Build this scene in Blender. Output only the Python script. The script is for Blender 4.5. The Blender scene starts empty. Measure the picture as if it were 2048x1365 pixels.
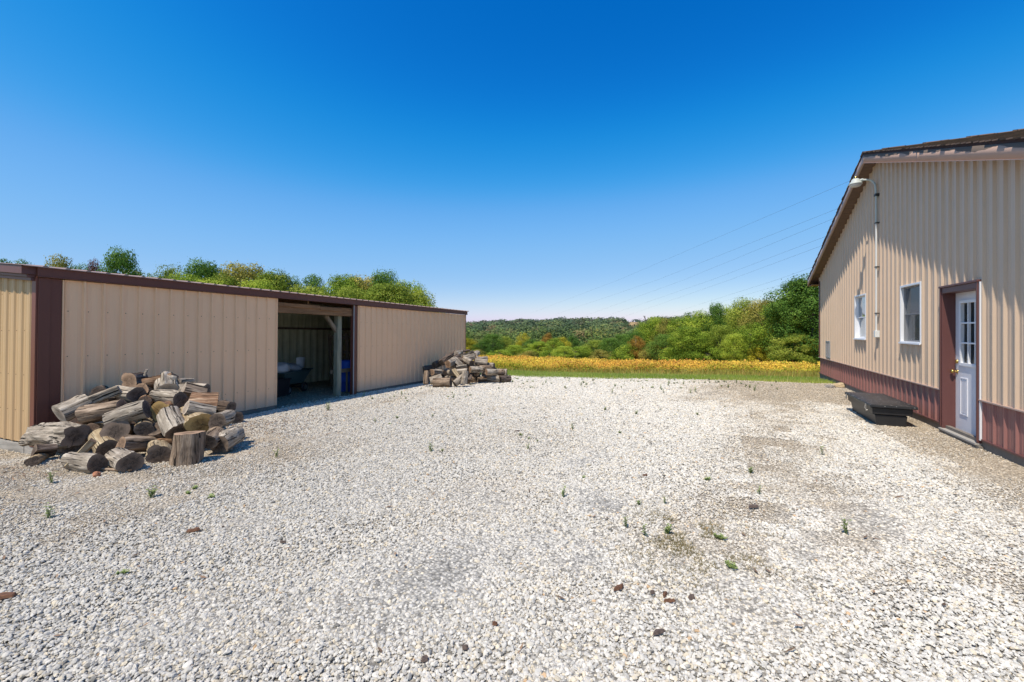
import bpy, math, random
import numpy as np
from mathutils import Vector, Matrix, Euler, noise as mnoise

random.seed(7)
RNG = np.random.default_rng(11)
scene = bpy.context.scene
COL = scene.collection

# ------------------------------------------------------------------ camera model
F_PX, HOR = 865.4, 659.4
CAM_Z = 1.6
YAW = math.radians(25.08)
FWD = Vector((-math.sin(YAW), math.cos(YAW), 0))
RGT = Vector((math.cos(YAW), math.sin(YAW), 0))


def at(px, py, F):
    """point of the place seen at photo pixel (px,py) at depth F metres"""
    u = (px - 1024) / F_PX
    v = (HOR - py) / F_PX
    p = FWD * F + RGT * (u * F)
    return Vector((p.x, p.y, CAM_Z + v * F))


def sstep(a, b, x):
    t = min(1.0, max(0.0, (x - a) / (b - a)))
    return t * t * (3 - 2 * t)


def edge_y(x):
    return 15.35 + 0.25 * math.sin(x * 0.7 + 1) + 0.12 * math.sin(x * 2.3) - 0.5 * sstep(-4, -8, x)


def field_y(x):
    return 18.9 + 0.15 * math.sin(x * 0.5) + 0.10 * math.sin(x * 1.7)


def ground_z(x, y):
    t = sstep(-8.5, 3.0, x)
    yy = min(y, 15.3)
    left = -0.0135 * max(-6.0, yy - 3.0) - 0.055 * sstep(2.5, 6.0, yy)
    z = left * (1 - t) + (0.03 * sstep(1, 5, x)) * t
    z -= 0.13 * sstep(-7.3, -8.7, x) * sstep(6.5, 3.0, y)
    # beyond the yard
    d = y - 15.3
    if d > 0:
        z -= 0.055 * min(d, 3.6)
    if d > 3.6:
        z -= 0.055 * min(d - 3.6, 32)
    if y > 50:
        z -= 6.0 * sstep(50, 120, y)
    if y > 160:
        z += 12.5 * sstep(160, 470, y)
        z += 1.2 * math.sin(x * 0.011 + 1.0) * sstep(200, 450, y) + 0.8 * math.sin(x * 0.031) * sstep(200, 450, y)
    if y > 620:
        z -= 10 * sstep(620, 1000, y)
    return z


def gnd(px, py):
    """ground point under a photo pixel"""
    u = (px - 1024) / F_PX
    v = (HOR - py) / F_PX
    lo, hi = 0.5, 60
    for _ in range(50):
        m = (lo + hi) / 2
        p = at(px, py, m)
        if p.z > ground_z(p.x, p.y):
            lo = m
        else:
            hi = m
    return at(px, py, lo)


# ------------------------------------------------------------------ tagging
def tag(o, label=None, cat=None, group=None, kind=None):
    if label:
        o['label'] = label
    if cat:
        o['category'] = cat
    if group:
        o['group'] = group
    if kind:
        o['kind'] = kind
    return o


def thing(name, label, cat, loc=(0, 0, 0), rot=(0, 0, 0), group=None):
    o = bpy.data.objects.new(name, None)
    COL.objects.link(o)
    o.location = loc
    o.rotation_euler = rot
    o.empty_display_size = 0.2
    return tag(o, label, cat, group)


def copy_tree(o, parent=None):
    c = o.copy()
    COL.objects.link(c)
    c.parent = parent
    for ch in list(o.children):
        copy_tree(ch, c)
    return c


# ------------------------------------------------------------------ mesh builder
class MB:
    def __init__(s):
        s.v, s.f, s.m, s.sm = [], [], [], []

    def face(s, pts, m=0, smooth=False):
        b = len(s.v)
        s.v.extend([tuple(p) for p in pts])
        s.f.append(tuple(range(b, b + len(pts))))
        s.m.append(m)
        s.sm.append(smooth)

    def box(s, x0, x1, y0, y1, z0, z1, m=0):
        b = len(s.v)
        s.v += [(x, y, z) for z in (z0, z1) for y in (y0, y1) for x in (x0, x1)]
        for q in ((0, 2, 3, 1), (4, 5, 7, 6), (0, 1, 5, 4), (2, 6, 7, 3), (0, 4, 6, 2), (1, 3, 7, 5)):
            s.f.append(tuple(b + i for i in q))
            s.m.append(m)
            s.sm.append(False)

    def prism(s, bottom, top, m=0):
        """two same-length loops joined"""
        n = len(bottom)
        b = len(s.v)
        s.v += [tuple(p) for p in bottom] + [tuple(p) for p in top]
        s.f.append(tuple(b + i for i in reversed(range(n))))
        s.f.append(tuple(b + n + i for i in range(n)))
        s.m += [m, m]
        s.sm += [False, False]
        for i in range(n):
            j = (i + 1) % n
            s.f.append((b + i, b + j, b + n + j, b + n + i))
            s.m.append(m)
            s.sm.append(False)

    def tube(s, pts, r, n=10, m=0, caps=True):
        pts = [Vector(p) for p in pts]
        rs = r if isinstance(r, (list, tuple)) else [r] * len(pts)
        rings = []
        up = Vector((0.13, 0.21, 0.97)).normalized()
        for i, p in enumerate(pts):
            d = (pts[min(i + 1, len(pts) - 1)] - pts[max(i - 1, 0)]).normalized()
            a = d.cross(up)
            if a.length < 1e-3:
                a = d.cross(Vector((1, 0, 0)))
            a.normalize()
            c = d.cross(a)
            b = len(s.v)
            for k in range(n):
                t = 2 * math.pi * k / n
                s.v.append(tuple(p + (a * math.cos(t) + c * math.sin(t)) * rs[i]))
            rings.append(b)
        for b0, b1 in zip(rings, rings[1:]):
            for k in range(n):
                j = (k + 1) % n
                s.f.append((b0 + k, b0 + j, b1 + j, b1 + k))
                s.m.append(m)
                s.sm.append(True)
        if caps:
            for b, rev in ((rings[0], False), (rings[-1], True)):
                q = [len(s.v) + k for k in range(n)]
                s.v += [s.v[b + k] for k in range(n)]
                s.f.append(tuple(q if rev else q[::-1]))
                s.m.append(m)
                s.sm.append(False)

    def lathe(s, prof, n=24, c=(0, 0, 0), axis='z', m=0):
        """prof: list of (r, h)"""
        rings = []
        for r, h in prof:
            b = len(s.v)
            for k in range(n):
                t = 2 * math.pi * k / n
                a, e = r * math.cos(t), r * math.sin(t)
                p = {'z': (a, e, h), 'x': (h, a, e), 'y': (a, h, e)}[axis]
                s.v.append((p[0] + c[0], p[1] + c[1], p[2] + c[2]))
            rings.append(b)
        for b0, b1 in zip(rings, rings[1:]):
            for k in range(n):
                j = (k + 1) % n
                s.f.append((b0 + k, b0 + j, b1 + j, b1 + k))
                s.m.append(m)
                s.sm.append(True)
        c0 = len(s.v)
        s.v += [s.v[rings[0] + k] for k in range(n)] + [s.v[rings[-1] + k] for k in range(n)]
        s.f.append(tuple(c0 + k for k in reversed(range(n))))
        s.f.append(tuple(c0 + n + k for k in range(n)))
        s.m += [m, m]
        s.sm += [False, False]

    def build(s, name, mats, parent=None, bevel=0.0, link=True):
        me = bpy.data.meshes.new(name)
        me.from_pydata(s.v, [], s.f)
        if not isinstance(mats, (list, tuple)):
            mats = [mats]
        for mt in mats:
            me.materials.append(mt)
        me.polygons.foreach_set('material_index', s.m)
        me.polygons.foreach_set('use_smooth', s.sm)
        import bmesh
        bm = bmesh.new()
        bm.from_mesh(me)
        bmesh.ops.recalc_face_normals(bm, faces=bm.faces)
        bm.to_mesh(me)
        bm.free()
        me.update()
        o = bpy.data.objects.new(name, me)
        if link:
            COL.objects.link(o)
        if parent:
            o.parent = parent
        if bevel:
            b = o.modifiers.new('bevel', 'BEVEL')
            b.width = bevel
            b.segments = 2
            b.limit_method = 'ANGLE'
        return o


def np_mesh(name, V, Fq, mats, attrs=None, smooth=False, parent=None, link=True, tri=False):
    """fast mesh from numpy arrays, faces all quads or all triangles"""
    me = bpy.data.meshes.new(name)
    nv, nf = len(V), len(Fq)
    k = 3 if tri else 4
    me.vertices.add(nv)
    me.vertices.foreach_set('co', np.asarray(V, dtype=np.float32).ravel())
    me.loops.add(nf * k)
    me.loops.foreach_set('vertex_index', np.asarray(Fq, dtype=np.int32).ravel())
    me.polygons.add(nf)
    me.polygons.foreach_set('loop_start', np.arange(0, nf * k, k, dtype=np.int32))
    me.polygons.foreach_set('loop_total', np.full(nf, k, dtype=np.int32))
    if smooth:
        me.polygons.foreach_set('use_smooth', np.ones(nf, dtype=bool))
    for mt in (mats if isinstance(mats, (list, tuple)) else [mats]):
        me.materials.append(mt)
    me.update(calc_edges=True)
    for an, data in (attrs or {}).items():
        a = me.color_attributes.new(an, 'FLOAT_COLOR', 'POINT')
        d = np.ones((nv, 4), dtype=np.float32)
        d[:, :3] = data
        a.data.foreach_set('color', d.ravel())
    o = bpy.data.objects.new(name, me)
    if link:
        COL.objects.link(o)
    if parent:
        o.parent = parent
    return o


# ------------------------------------------------------------------ materials
class NT:
    def __init__(s, name):
        s.mat = bpy.data.materials.new(name)
        s.mat.use_nodes = True
        s.t = s.mat.node_tree
        s.n = s.t.nodes
        s.bsdf = s.n['Principled BSDF']
        s.out = s.n['Material Output']

    def add(s, typ, **kw):
        nd = s.n.new(typ)
        for k, v in kw.items():
            if k in nd.inputs.keys() if hasattr(nd.inputs, 'keys') else False:
                nd.inputs[k].default_value = v
            else:
                setattr(nd, k, v)
        return nd

    def link(s, a, b):
        s.t.links.new(a, b)

    def noise(s, scale, detail=4, rough=0.6, vec=None, dist=0.0):
        nd = s.n.new('ShaderNodeTexNoise')
        nd.inputs['Scale'].default_value = scale
        nd.inputs['Detail'].default_value = detail
        nd.inputs['Roughness'].default_value = rough
        nd.inputs['Distortion'].default_value = dist
        if vec is not None:
            s.link(vec, nd.inputs['Vector'])
        return nd.outputs['Fac']

    def coords(s, kind='Object', scale=(1, 1, 1)):
        tc = s.n.new('ShaderNodeTexCoord')
        mp = s.n.new('ShaderNodeMapping')
        mp.inputs['Scale'].default_value = scale
        s.link(tc.outputs[kind], mp.inputs['Vector'])
        return mp.outputs['Vector']

    def ramp(s, fac, stops):
        r = s.n.new('ShaderNodeValToRGB')
        while len(r.color_ramp.elements) < len(stops):
            r.color_ramp.elements.new(0.5)
        for e, (p, c) in zip(r.color_ramp.elements, stops):
            e.position = p
            e.color = (c[0], c[1], c[2], 1) if isinstance(c, (tuple, list)) else (c, c, c, 1)
        s.link(fac, r.inputs['Fac'])
        return r.outputs['Color']

    def mix(s, fac, a, b, mode='MIX'):
        m = s.n.new('ShaderNodeMix')
        m.data_type = 'RGBA'
        m.blend_type = mode
        for val, idx in ((fac, 0), (a, 6), (b, 7)):
            if hasattr(val, 'node'):
                s.link(val, m.inputs[idx])
            elif idx == 0:
                m.inputs[0].default_value = val
            else:
                m.inputs[idx].default_value = (val[0], val[1], val[2], 1)
        return m.outputs[2]

    def math(s, op, a, b=None, clamp=False):
        m = s.n.new('ShaderNodeMath')
        m.operation = op
        m.use_clamp = clamp
        for i, val in enumerate((a, b)):
            if val is None:
                continue
            if hasattr(val, 'node'):
                s.link(val, m.inputs[i])
            else:
                m.inputs[i].default_value = val
        return m.outputs[0]

    def bump(s, h, strength=0.3, dist=0.01):
        b = s.n.new('ShaderNodeBump')
        b.inputs['Strength'].default_value = strength
        b.inputs['Distance'].default_value = dist
        s.link(h, b.inputs['Height'])
        s.link(b.outputs['Normal'], s.bsdf.inputs['Normal'])

    def color(s, c):
        if hasattr(c, 'node'):
            s.link(c, s.bsdf.inputs['Base Color'])
        else:
            s.bsdf.inputs['Base Color'].default_value = (c[0], c[1], c[2], 1)

    def set(s, rough=0.6, metal=0.0, spec=0.5):
        s.bsdf.inputs['Roughness'].default_value = rough
        s.bsdf.inputs['Metallic'].default_value = metal
        s.bsdf.inputs['Specular IOR Level'].default_value = spec
        return s.mat


def painted(name, c, rough=0.5, var=0.12, dirt=None, streak=True, spec=0.35, bumpy=0.0):
    m = NT(name)
    v = m.coords('Object', (1, 1, 1))
    vs = m.coords('Object', (3.0, 3.0, 0.25))
    n1 = m.noise(1.3, 5, 0.65, v)
    n2 = m.noise(4.0, 6, 0.7, vs)
    n3 = m.noise(60, 3, 0.6, v)
    f = m.math('ADD', m.math('MULTIPLY', n1, 0.45), m.math('MULTIPLY', n2, 0.35 if streak else 0.1))
    f = m.math('ADD', f, m.math('MULTIPLY', n3, 0.2))
    lo = [x * (1 - var) for x in c]
    hi = [min(1, x * (1 + var)) for x in c]
    col = m.ramp(f, [(0.3, lo), (0.7, hi)])
    if dirt:
        sep = m.n.new('ShaderNodeSeparateXYZ')
        m.link(m.coords('Object'), sep.inputs[0])
        h = m.math('MULTIPLY', m.math('SUBTRACT', dirt[1], sep.outputs['Z']), 1.0 / dirt[2])
        h = m.math('MULTIPLY', m.math('ADD', h, m.math('SUBTRACT', n2, 0.5)), 1.0, clamp=True)
        h = m.math('MULTIPLY', h, dirt[3])
        col = m.mix(h, col, dirt[0])
    m.color(col)
    if bumpy:
        m.bump(n3, bumpy, 0.003)
    return m.set(rough, 0, spec)


M = {}
M['tan_wall'] = painted('tan_siding_paint', (0.60, 0.445, 0.32), 0.42, 0.07)
M['tan_shed'] = painted('tan_shed_paint', (0.93, 0.57, 0.33), 0.45, 0.07, dirt=((0.35, 0.31, 0.30), 0.35, 0.5, 0.6))
M['tan_end'] = painted('yellow_tan_shed_paint', (0.54, 0.36, 0.19), 0.45, 0.07)
M['maroon'] = painted('maroon_paint', (0.30, 0.135, 0.115), 0.42, 0.16)
M['maroon_dark'] = painted('maroon_frame_paint', (0.135, 0.056, 0.050), 0.45, 0.14)
M['brown_trim'] = painted('brown_trim_paint', (0.145, 0.052, 0.036), 0.42, 0.12)
M['brown_trim_red'] = painted('red_brown_trim_paint', (0.17, 0.055, 0.035), 0.42, 0.12)
M['soffit'] = painted('brown_soffit', (0.17, 0.11, 0.085), 0.6, 0.1)
M['white'] = painted('white_vinyl', (0.78, 0.78, 0.80), 0.4, 0.03)
M['door_white'] = painted('door_white_paint', (0.72, 0.71, 0.74), 0.35, 0.04)
M['conduit'] = painted('white_pipe_paint', (0.72, 0.71, 0.68), 0.45, 0.05)
M['grey_metal'] = painted('grey_metal', (0.32, 0.33, 0.34), 0.45, 0.12)
M['lamp_body'] = painted('lamp_housing', (0.50, 0.53, 0.50), 0.5, 0.1)
M['screw'] = painted('rusty_screw', (0.14, 0.08, 0.05), 0.6, 0.2)
M['black'] = painted('black_plastic', (0.028, 0.028, 0.030), 0.45, 0.3)
M['black_in'] = painted('dark_interior', (0.02, 0.02, 0.02), 0.9, 0.2)
M['room_wall'] = painted('room_wall', (0.12, 0.115, 0.10), 0.9, 0.2)
M['blue_plastic'] = painted('blue_drum_plastic', (0.02, 0.10, 0.55), 0.4, 0.1)
M['cart_green'] = painted('green_tub_plastic', (0.06, 0.10, 0.10), 0.5, 0.2)
M['bag_grey'] = painted('grey_bag', (0.42, 0.43, 0.45), 0.8, 0.25, streak=False)
M['bag_white'] = painted('white_scoop_plastic', (0.6, 0.6, 0.6), 0.5, 0.1)
M['back_metal'] = painted('weathered_corrugated', (0.80, 0.78, 0.50), 0.7, 0.45)
M['concrete'] = painted('grey_sill', (0.36, 0.33, 0.29), 0.85, 0.2, bumpy=0.3)
M['skirt'] = painted('weathered_skirt_board', (0.20, 0.17, 0.14), 0.9, 0.35, bumpy=0.3)
M['roof_metal'] = painted('brown_roof_metal', (0.30, 0.20, 0.16), 0.4, 0.15)

m = NT('brass')
m.color((0.55, 0.38, 0.12))
M['brass'] = m.set(0.3, 1.0)
m = NT('steel')
m.color((0.5, 0.48, 0.45))
M['steel'] = m.set(0.35, 0.9)


def wood_beam(name, c, axis=1):
    m = NT(name)
    sc = [14, 14, 14]
    sc[axis] = 1.2
    v = m.coords('Object', sc)
    n = m.noise(2.0, 6, 0.65, v, 0.6)
    m.color(m.ramp(n, [(0.25, [x * 0.45 for x in c]), (0.5, c), (0.75, [min(1, x * 1.35) for x in c])]))
    m.bump(n, 0.4, 0.005)
    return m.set(0.85, 0, 0.2)


M['beam'] = wood_beam('warm_wood_beam', (0.24, 0.13, 0.065), 1)
M['post'] = wood_beam('treated_green_post', (0.26, 0.25, 0.18), 2)
M['plank_grey'] = wood_beam('grey_skirt_plank', (0.36, 0.33, 0.29), 0)
M['pallet'] = wood_beam('pallet_wood', (0.22, 0.17, 0.12), 2)

# glass: a mirror coat over a tinted see-through pane
m = NT('window_glass')
m.n.remove(m.bsdf)
gl = m.n.new('ShaderNodeBsdfGlossy')
gl.inputs['Roughness'].default_value = 0.02
gl.inputs['Color'].default_value = (0.85, 0.9, 0.95, 1)
tr = m.n.new('ShaderNodeBsdfTransparent')
tr.inputs['Color'].default_value = (0.30, 0.33, 0.35, 1)
fr = m.n.new('ShaderNodeFresnel')
fr.inputs['IOR'].default_value = 1.6
mx = m.n.new('ShaderNodeMixShader')
fa = m.math('ADD', m.math('MULTIPLY', fr.outputs[0], 0.55), 0.015, clamp=True)
m.link(fa, mx.inputs[0])
m.link(tr.outputs[0], mx.inputs[1])
m.link(gl.outputs[0], mx.inputs[2])
m.link(mx.outputs[0], m.out.inputs['Surface'])
M['glass'] = m.mat

# insect screen
m = NT('insect_screen')
m.color((0.06, 0.06, 0.065))
m.bsdf.inputs['Alpha'].default_value = 0.55
M['screen'] = m.set(0.8)

# peeling fascia
m = NT('peeling_fascia_paint')
v = m.coords('Object', (1, 1, 1))
vs = m.coords('Object', (0.2, 1.0, 0.5))
n = m.noise(1.7, 3, 0.55, vs)
att = m.n.new('ShaderNodeAttribute')
att.attribute_name = 'h'
sepz = m.n.new('ShaderNodeSeparateColor')
m.link(att.outputs['Color'], sepz.inputs[0])
f = m.math('ADD', sepz.outputs[0], m.math('MULTIPLY', m.math('SUBTRACT', n, 0.5), 1.0))
f = m.ramp(f, [(0.76, 0.0), (0.775, 1.0)])
m.color(m.mix(f, (0.50, 0.335, 0.26), (0.165, 0.125, 0.10)))
M['fascia'] = m.set(0.8, 0, 0.15)
M['fascia_plain'] = painted('tan_fascia_paint', (0.40, 0.28, 0.23), 0.5, 0.08)
M['drip'] = painted('dark_drip_edge', (0.060, 0.035, 0.030), 0.85, 0.2, spec=0.1)

# shingles
m = NT('brown_shingles')
v = m.coords('Object', (1, 1, 1))
br = m.n.new('ShaderNodeTexBrick')
br.inputs['Scale'].default_value = 1.0
br.inputs['Brick Width'].default_value = 0.28
br.inputs['Row Height'].default_value = 0.14
br.inputs['Mortar Size'].default_value = 0.008
br.inputs['Color1'].default_value = (0.30, 0.19, 0.135, 1)
br.inputs['Color2'].default_value = (0.17, 0.12, 0.095, 1)
br.inputs['Mortar'].default_value = (0.015, 0.012, 0.01, 1)
m.link(v, br.inputs['Vector'])
n = m.noise(90, 4, 0.7, v)
n2 = m.noise(5, 4, 0.7, v)
c = m.mix(0.5, br.outputs['Color'], m.ramp(n2, [(0.35, (0.06, 0.045, 0.04)), (0.65, (0.26, 0.17, 0.11))]))
c = m.mix(m.math('MULTIPLY', n, 0.6), c, (0.5, 0.42, 0.36), 'MULTIPLY')
m.color(m.mix(0.5, c, br.outputs['Color']))
m.bump(m.math('ADD', n, br.outputs['Fac']), 0.6, 0.01)
M['shingle'] = m.set(0.9, 0, 0.2)

# toolbox lid: black plastic with chalky scuffs
m = NT('scuffed_black_plastic')
v = m.coords('Object')
n = m.noise(3.0, 6, 0.75, v, 1.0)
n2 = m.noise(45, 2, 0.5, v)
c = m.ramp(n, [(0.35, (0.012, 0.012, 0.013)), (0.62, (0.03, 0.028, 0.028)), (0.72, (0.075, 0.06, 0.06))])
m.color(m.mix(m.ramp(n2, [(0.665, 0.0), (0.69, 1.0)]), c, (0.5, 0.48, 0.46)))
M['lid'] = m.set(0.42, 0, 0.5)


def wood_log(name, lo, mid, hi, crack=0.0):
    m = NT(name)
    oi = m.n.new('ShaderNodeObjectInfo')
    tc = m.n.new('ShaderNodeTexCoord')
    add = m.n.new('ShaderNodeVectorMath')
    add.operation = 'ADD'
    sc = m.n.new('ShaderNodeVectorMath')
    sc.operation = 'SCALE'
    sc.inputs[0].default_value = (7, 3, 5)
    m.link(oi.outputs['Random'], sc.inputs['Scale'])
    m.link(tc.outputs['Object'], add.inputs[0])
    m.link(sc.outputs[0], add.inputs[1])
    mp = m.n.new('ShaderNodeMapping')
    mp.inputs['Scale'].default_value = (1.6, 16, 16)
    m.link(add.outputs[0], mp.inputs['Vector'])
    g = m.noise(1.6, 7, 0.7, mp.outputs[0], 0.8)
    mp2 = m.n.new('ShaderNodeMapping')
    mp2.inputs['Scale'].default_value = (2.5, 5, 5)
    m.link(add.outputs[0], mp2.inputs['Vector'])
    b = m.noise(1.6, 5, 0.65, mp2.outputs[0], 0.4)
    mp3 = m.n.new('ShaderNodeMapping')
    mp3.inputs['Scale'].default_value = (1.1, 26, 26)
    m.link(add.outputs[0], mp3.inputs['Vector'])
    k = m.noise(1.3, 3, 0.5, mp3.outputs[0], 1.2)
    cr = m.ramp(k, [(0.35, 0.0), (0.42, 1.0)])
    base = m.ramp(g, [(0.28, lo), (0.48, mid), (0.72, hi)])
    base = m.mix(m.ramp(b, [(0.35, 0.75), (0.6, 0.0)]), base, lo)
    base = m.mix(cr, [x * 0.15 for x in lo], base)
    m.color(base)
    m.bump(m.math('ADD', m.math('MULTIPLY', g, 0.8), m.math('MULTIPLY', cr, 0.9)), 1.0, 0.018)
    return m.set(0.9, 0, 0.2)


LOGM = {
    'grey': wood_log('weathered_grey_wood', (0.17, 0.135, 0.105), (0.38, 0.315, 0.24), (0.74, 0.64, 0.52)),
    'brown': wood_log('weathered_brown_wood', (0.12, 0.08, 0.055), (0.30, 0.215, 0.145), (0.62, 0.47, 0.34)),
    'tan': wood_log('tan_stripped_wood', (0.20, 0.13, 0.07), (0.46, 0.35, 0.21), (0.70, 0.57, 0.38)),
    'dark': wood_log('dark_shaded_wood', (0.06, 0.042, 0.034), (0.15, 0.11, 0.085), (0.30, 0.235, 0.19)),  # dark brown logs, and shade painted into those deep in the piles
    'red': wood_log('red_brown_split_wood', (0.12, 0.06, 0.034), (0.34, 0.19, 0.105), (0.62, 0.43, 0.28)),
}


def cut_mat(name, lo, hi):
    m = NT(name)
    tc = m.n.new('ShaderNodeTexCoord')
    oi = m.n.new('ShaderNodeObjectInfo')
    sx = m.n.new('ShaderNodeSeparateXYZ')
    m.link(tc.outputs['Object'], sx.inputs[0])
    nz = m.noise(7, 4, 0.6, tc.outputs['Object'])
    r2 = m.math('ADD', m.math('MULTIPLY', sx.outputs[1], sx.outputs[1]), m.math('MULTIPLY', sx.outputs[2], sx.outputs[2]))
    r = m.math('ADD', m.math('SQRT', r2), m.math('MULTIPLY', nz, 0.03))
    w = m.math('SINE', m.math('MULTIPLY', r, 620))
    n2 = m.noise(22, 5, 0.7, tc.outputs['Object'], 1.0)
    f = m.math('ADD', m.math('MULTIPLY', w, 0.16), n2)
    c = m.ramp(f, [(0.3, lo), (0.75, hi)])
    edge = m.ramp(r, [(0.075, 0.0), (0.13, 0.55)])
    c = m.mix(edge, c, [x * 1.6 for x in hi])
    # radial check crack
    a = m.math('ARCTAN2', sx.outputs[1], sx.outputs[2])
    a = m.math('ABSOLUTE', m.math('SUBTRACT', a, m.math('MULTIPLY', m.math('SUBTRACT', oi.outputs['Random'], 0.5), 6)))
    ck = m.ramp(m.math('MULTIPLY', a, r), [(0.0015, 1.0), (0.004, 0.0)])
    c = m.mix(ck, c, [x * 0.15 for x in lo])
    m.color(c)
    m.bump(m.math('ADD', f, m.math('MULTIPLY', ck, -2.0)), 0.5, 0.004)
    return m.set(0.9, 0, 0.2)


CUTM = {
    'dark': cut_mat('dark_stained_cut_face', (0.03, 0.022, 0.018), (0.20, 0.145, 0.105)),
    'brown': cut_mat('brown_cut_face', (0.11, 0.068, 0.042), (0.34, 0.22, 0.14)),
    'gold': cut_mat('golden_rotten_cut_face', (0.09, 0.05, 0.02), (0.48, 0.30, 0.11)),
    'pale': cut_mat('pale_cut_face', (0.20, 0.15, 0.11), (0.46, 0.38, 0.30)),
}


# foliage: colour from per-leaf attribute v (r: clump, g: leaf) and the object's own random
def leaf_mat(name, dark, mid, light):
    m = NT(name)
    at_ = m.n.new('ShaderNodeAttribute')
    at_.attribute_name = 'v'
    sp = m.n.new('ShaderNodeSeparateColor')
    m.link(at_.outputs['Color'], sp.inputs[0])
    oi = m.n.new('ShaderNodeObjectInfo')
    f = m.math('ADD', m.math('MULTIPLY', sp.outputs[0], 0.55), m.math('MULTIPLY', sp.outputs[1], 0.35))
    f = m.math('ADD', f, m.math('MULTIPLY', m.math('SUBTRACT', oi.outputs['Random'], 0.5), 0.25))
    c = m.ramp(f, [(0.1, dark), (0.45, mid), (0.85, light)])
    m.color(c)
    m.set(0.75, 0, 0.15)
    tl = m.n.new('ShaderNodeBsdfTranslucent')
    m.link(c, tl.inputs['Color'])
    ms = m.n.new('ShaderNodeMixShader')
    ms.inputs[0].default_value = 0.32
    m.link(m.bsdf.outputs[0], ms.inputs[1])
    m.link(tl.outputs[0], ms.inputs[2])
    m.link(ms.outputs[0], m.out.inputs['Surface'])
    return m.mat


LEAF = {
    'dark': leaf_mat('dark_green_leaves', (0.042, 0.092, 0.014), (0.106, 0.211, 0.032), (0.252, 0.367, 0.061)),
    'mid': leaf_mat('mid_green_leaves', (0.098, 0.170, 0.018), (0.266, 0.376, 0.038), (0.616, 0.659, 0.088)),
    'light': leaf_mat('light_green_leaves', (0.108, 0.161, 0.017), (0.275, 0.351, 0.043), (0.550, 0.555, 0.102)),
    'olive': leaf_mat('olive_leaves', (0.131, 0.141, 0.026), (0.330, 0.300, 0.058), (0.626, 0.517, 0.131)),
    'yellow': leaf_mat('yellow_green_leaves', (0.193, 0.185, 0.014), (0.469, 0.423, 0.034), (0.758, 0.621, 0.069)),
    'orange': leaf_mat('orange_autumn_leaves', (0.196, 0.098, 0.017), (0.460, 0.253, 0.046), (0.690, 0.437, 0.103)),
    'red': leaf_mat('dull_red_leaves', (0.092, 0.034, 0.023), (0.230, 0.081, 0.057), (0.322, 0.172, 0.103)),
}


def vcol_mat(name, rough=0.85, transl=0.3, attr='col', noise_amt=0.0):
    m = NT(name)
    a = m.n.new('ShaderNodeAttribute')
    a.attribute_name = attr
    c = a.outputs['Color']
    m.color(c)
    m.set(rough, 0, 0.15)
    if transl:
        tl = m.n.new('ShaderNodeBsdfTranslucent')
        m.link(c, tl.inputs['Color'])
        ms = m.n.new('ShaderNodeMixShader')
        ms.inputs[0].default_value = transl
        m.link(m.bsdf.outputs[0], ms.inputs[1])
        m.link(tl.outputs[0], ms.inputs[2])
        m.link(ms.outputs[0], m.out.inputs['Surface'])
    return m.mat


M['crop'] = vcol_mat('crop_leaves')
M['woods'] = vcol_mat('distant_leaves', 0.9, 0.3)
M['straw'] = vcol_mat('straw', 0.9, 0.0)
m = NT('bark')
v = m.coords('Object', (10, 10, 2))
n = m.noise(2, 5, 0.7, v)
m.color(m.ramp(n, [(0.3, (0.05, 0.04, 0.03)), (0.7, (0.20, 0.17, 0.14))]))
M['bark'] = m.set(0.95)
m = NT('red_brown_bark_chip')
n = m.noise(30, 5, 0.7, m.coords('Object', (1, 4, 4)))
m.color(m.ramp(n, [(0.3, (0.05, 0.022, 0.013)), (0.7, (0.26, 0.12, 0.06))]))
M['chip'] = m.set(0.9)
m = NT('brown_grey_bark_chip')
n = m.noise(30, 5, 0.7, m.coords('Object', (1, 4, 4)))
m.color(m.ramp(n, [(0.3, (0.05, 0.035, 0.028)), (0.7, (0.20, 0.14, 0.11))]))
M['chip_grey'] = m.set(0.9)
m = NT('pale_rock')
n = m.noise(14, 6, 0.7, m.coords('Object'))
m.color(m.ramp(n, [(0.3, (0.35, 0.25, 0.13)), (0.7, (0.62, 0.50, 0.33))]))
m.bump(n, 0.6, 0.01)
M['rock'] = m.set(0.9)
m = NT('grey_rock')
n = m.noise(14, 6, 0.7, m.coords('Object'))
m.color(m.ramp(n, [(0.3, (0.12, 0.11, 0.10)), (0.7, (0.4, 0.36, 0.32))]))
m.bump(n, 0.6, 0.01)
M['rock_grey'] = m.set(0.9)
m = NT('orange_brick')
n = m.noise(30, 4, 0.7, m.coords('Object'))
m.color(m.ramp(n, [(0.3, (0.30, 0.11, 0.05)), (0.7, (0.48, 0.22, 0.12))]))
M['brick'] = m.set(0.9)
m = NT('power_wire')
m.color((0.10, 0.11, 0.13))
M['wire'] = m.set(0.6)

# gravel stones (per-stone colour comes from the points)
m = NT('white_gravel_stone')
a = m.n.new('ShaderNodeAttribute')
a.attribute_type = 'INSTANCER'
a.attribute_name = 'col'
n = m.noise(40, 4, 0.6, m.coords('Object'))
c = m.mix(1.0, a.outputs['Color'], m.ramp(n, [(0.3, 0.80), (0.7, 1.0)]), 'MULTIPLY')
m.color(c)
M['stone'] = m.set(0.85, 0, 0.25)

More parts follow.
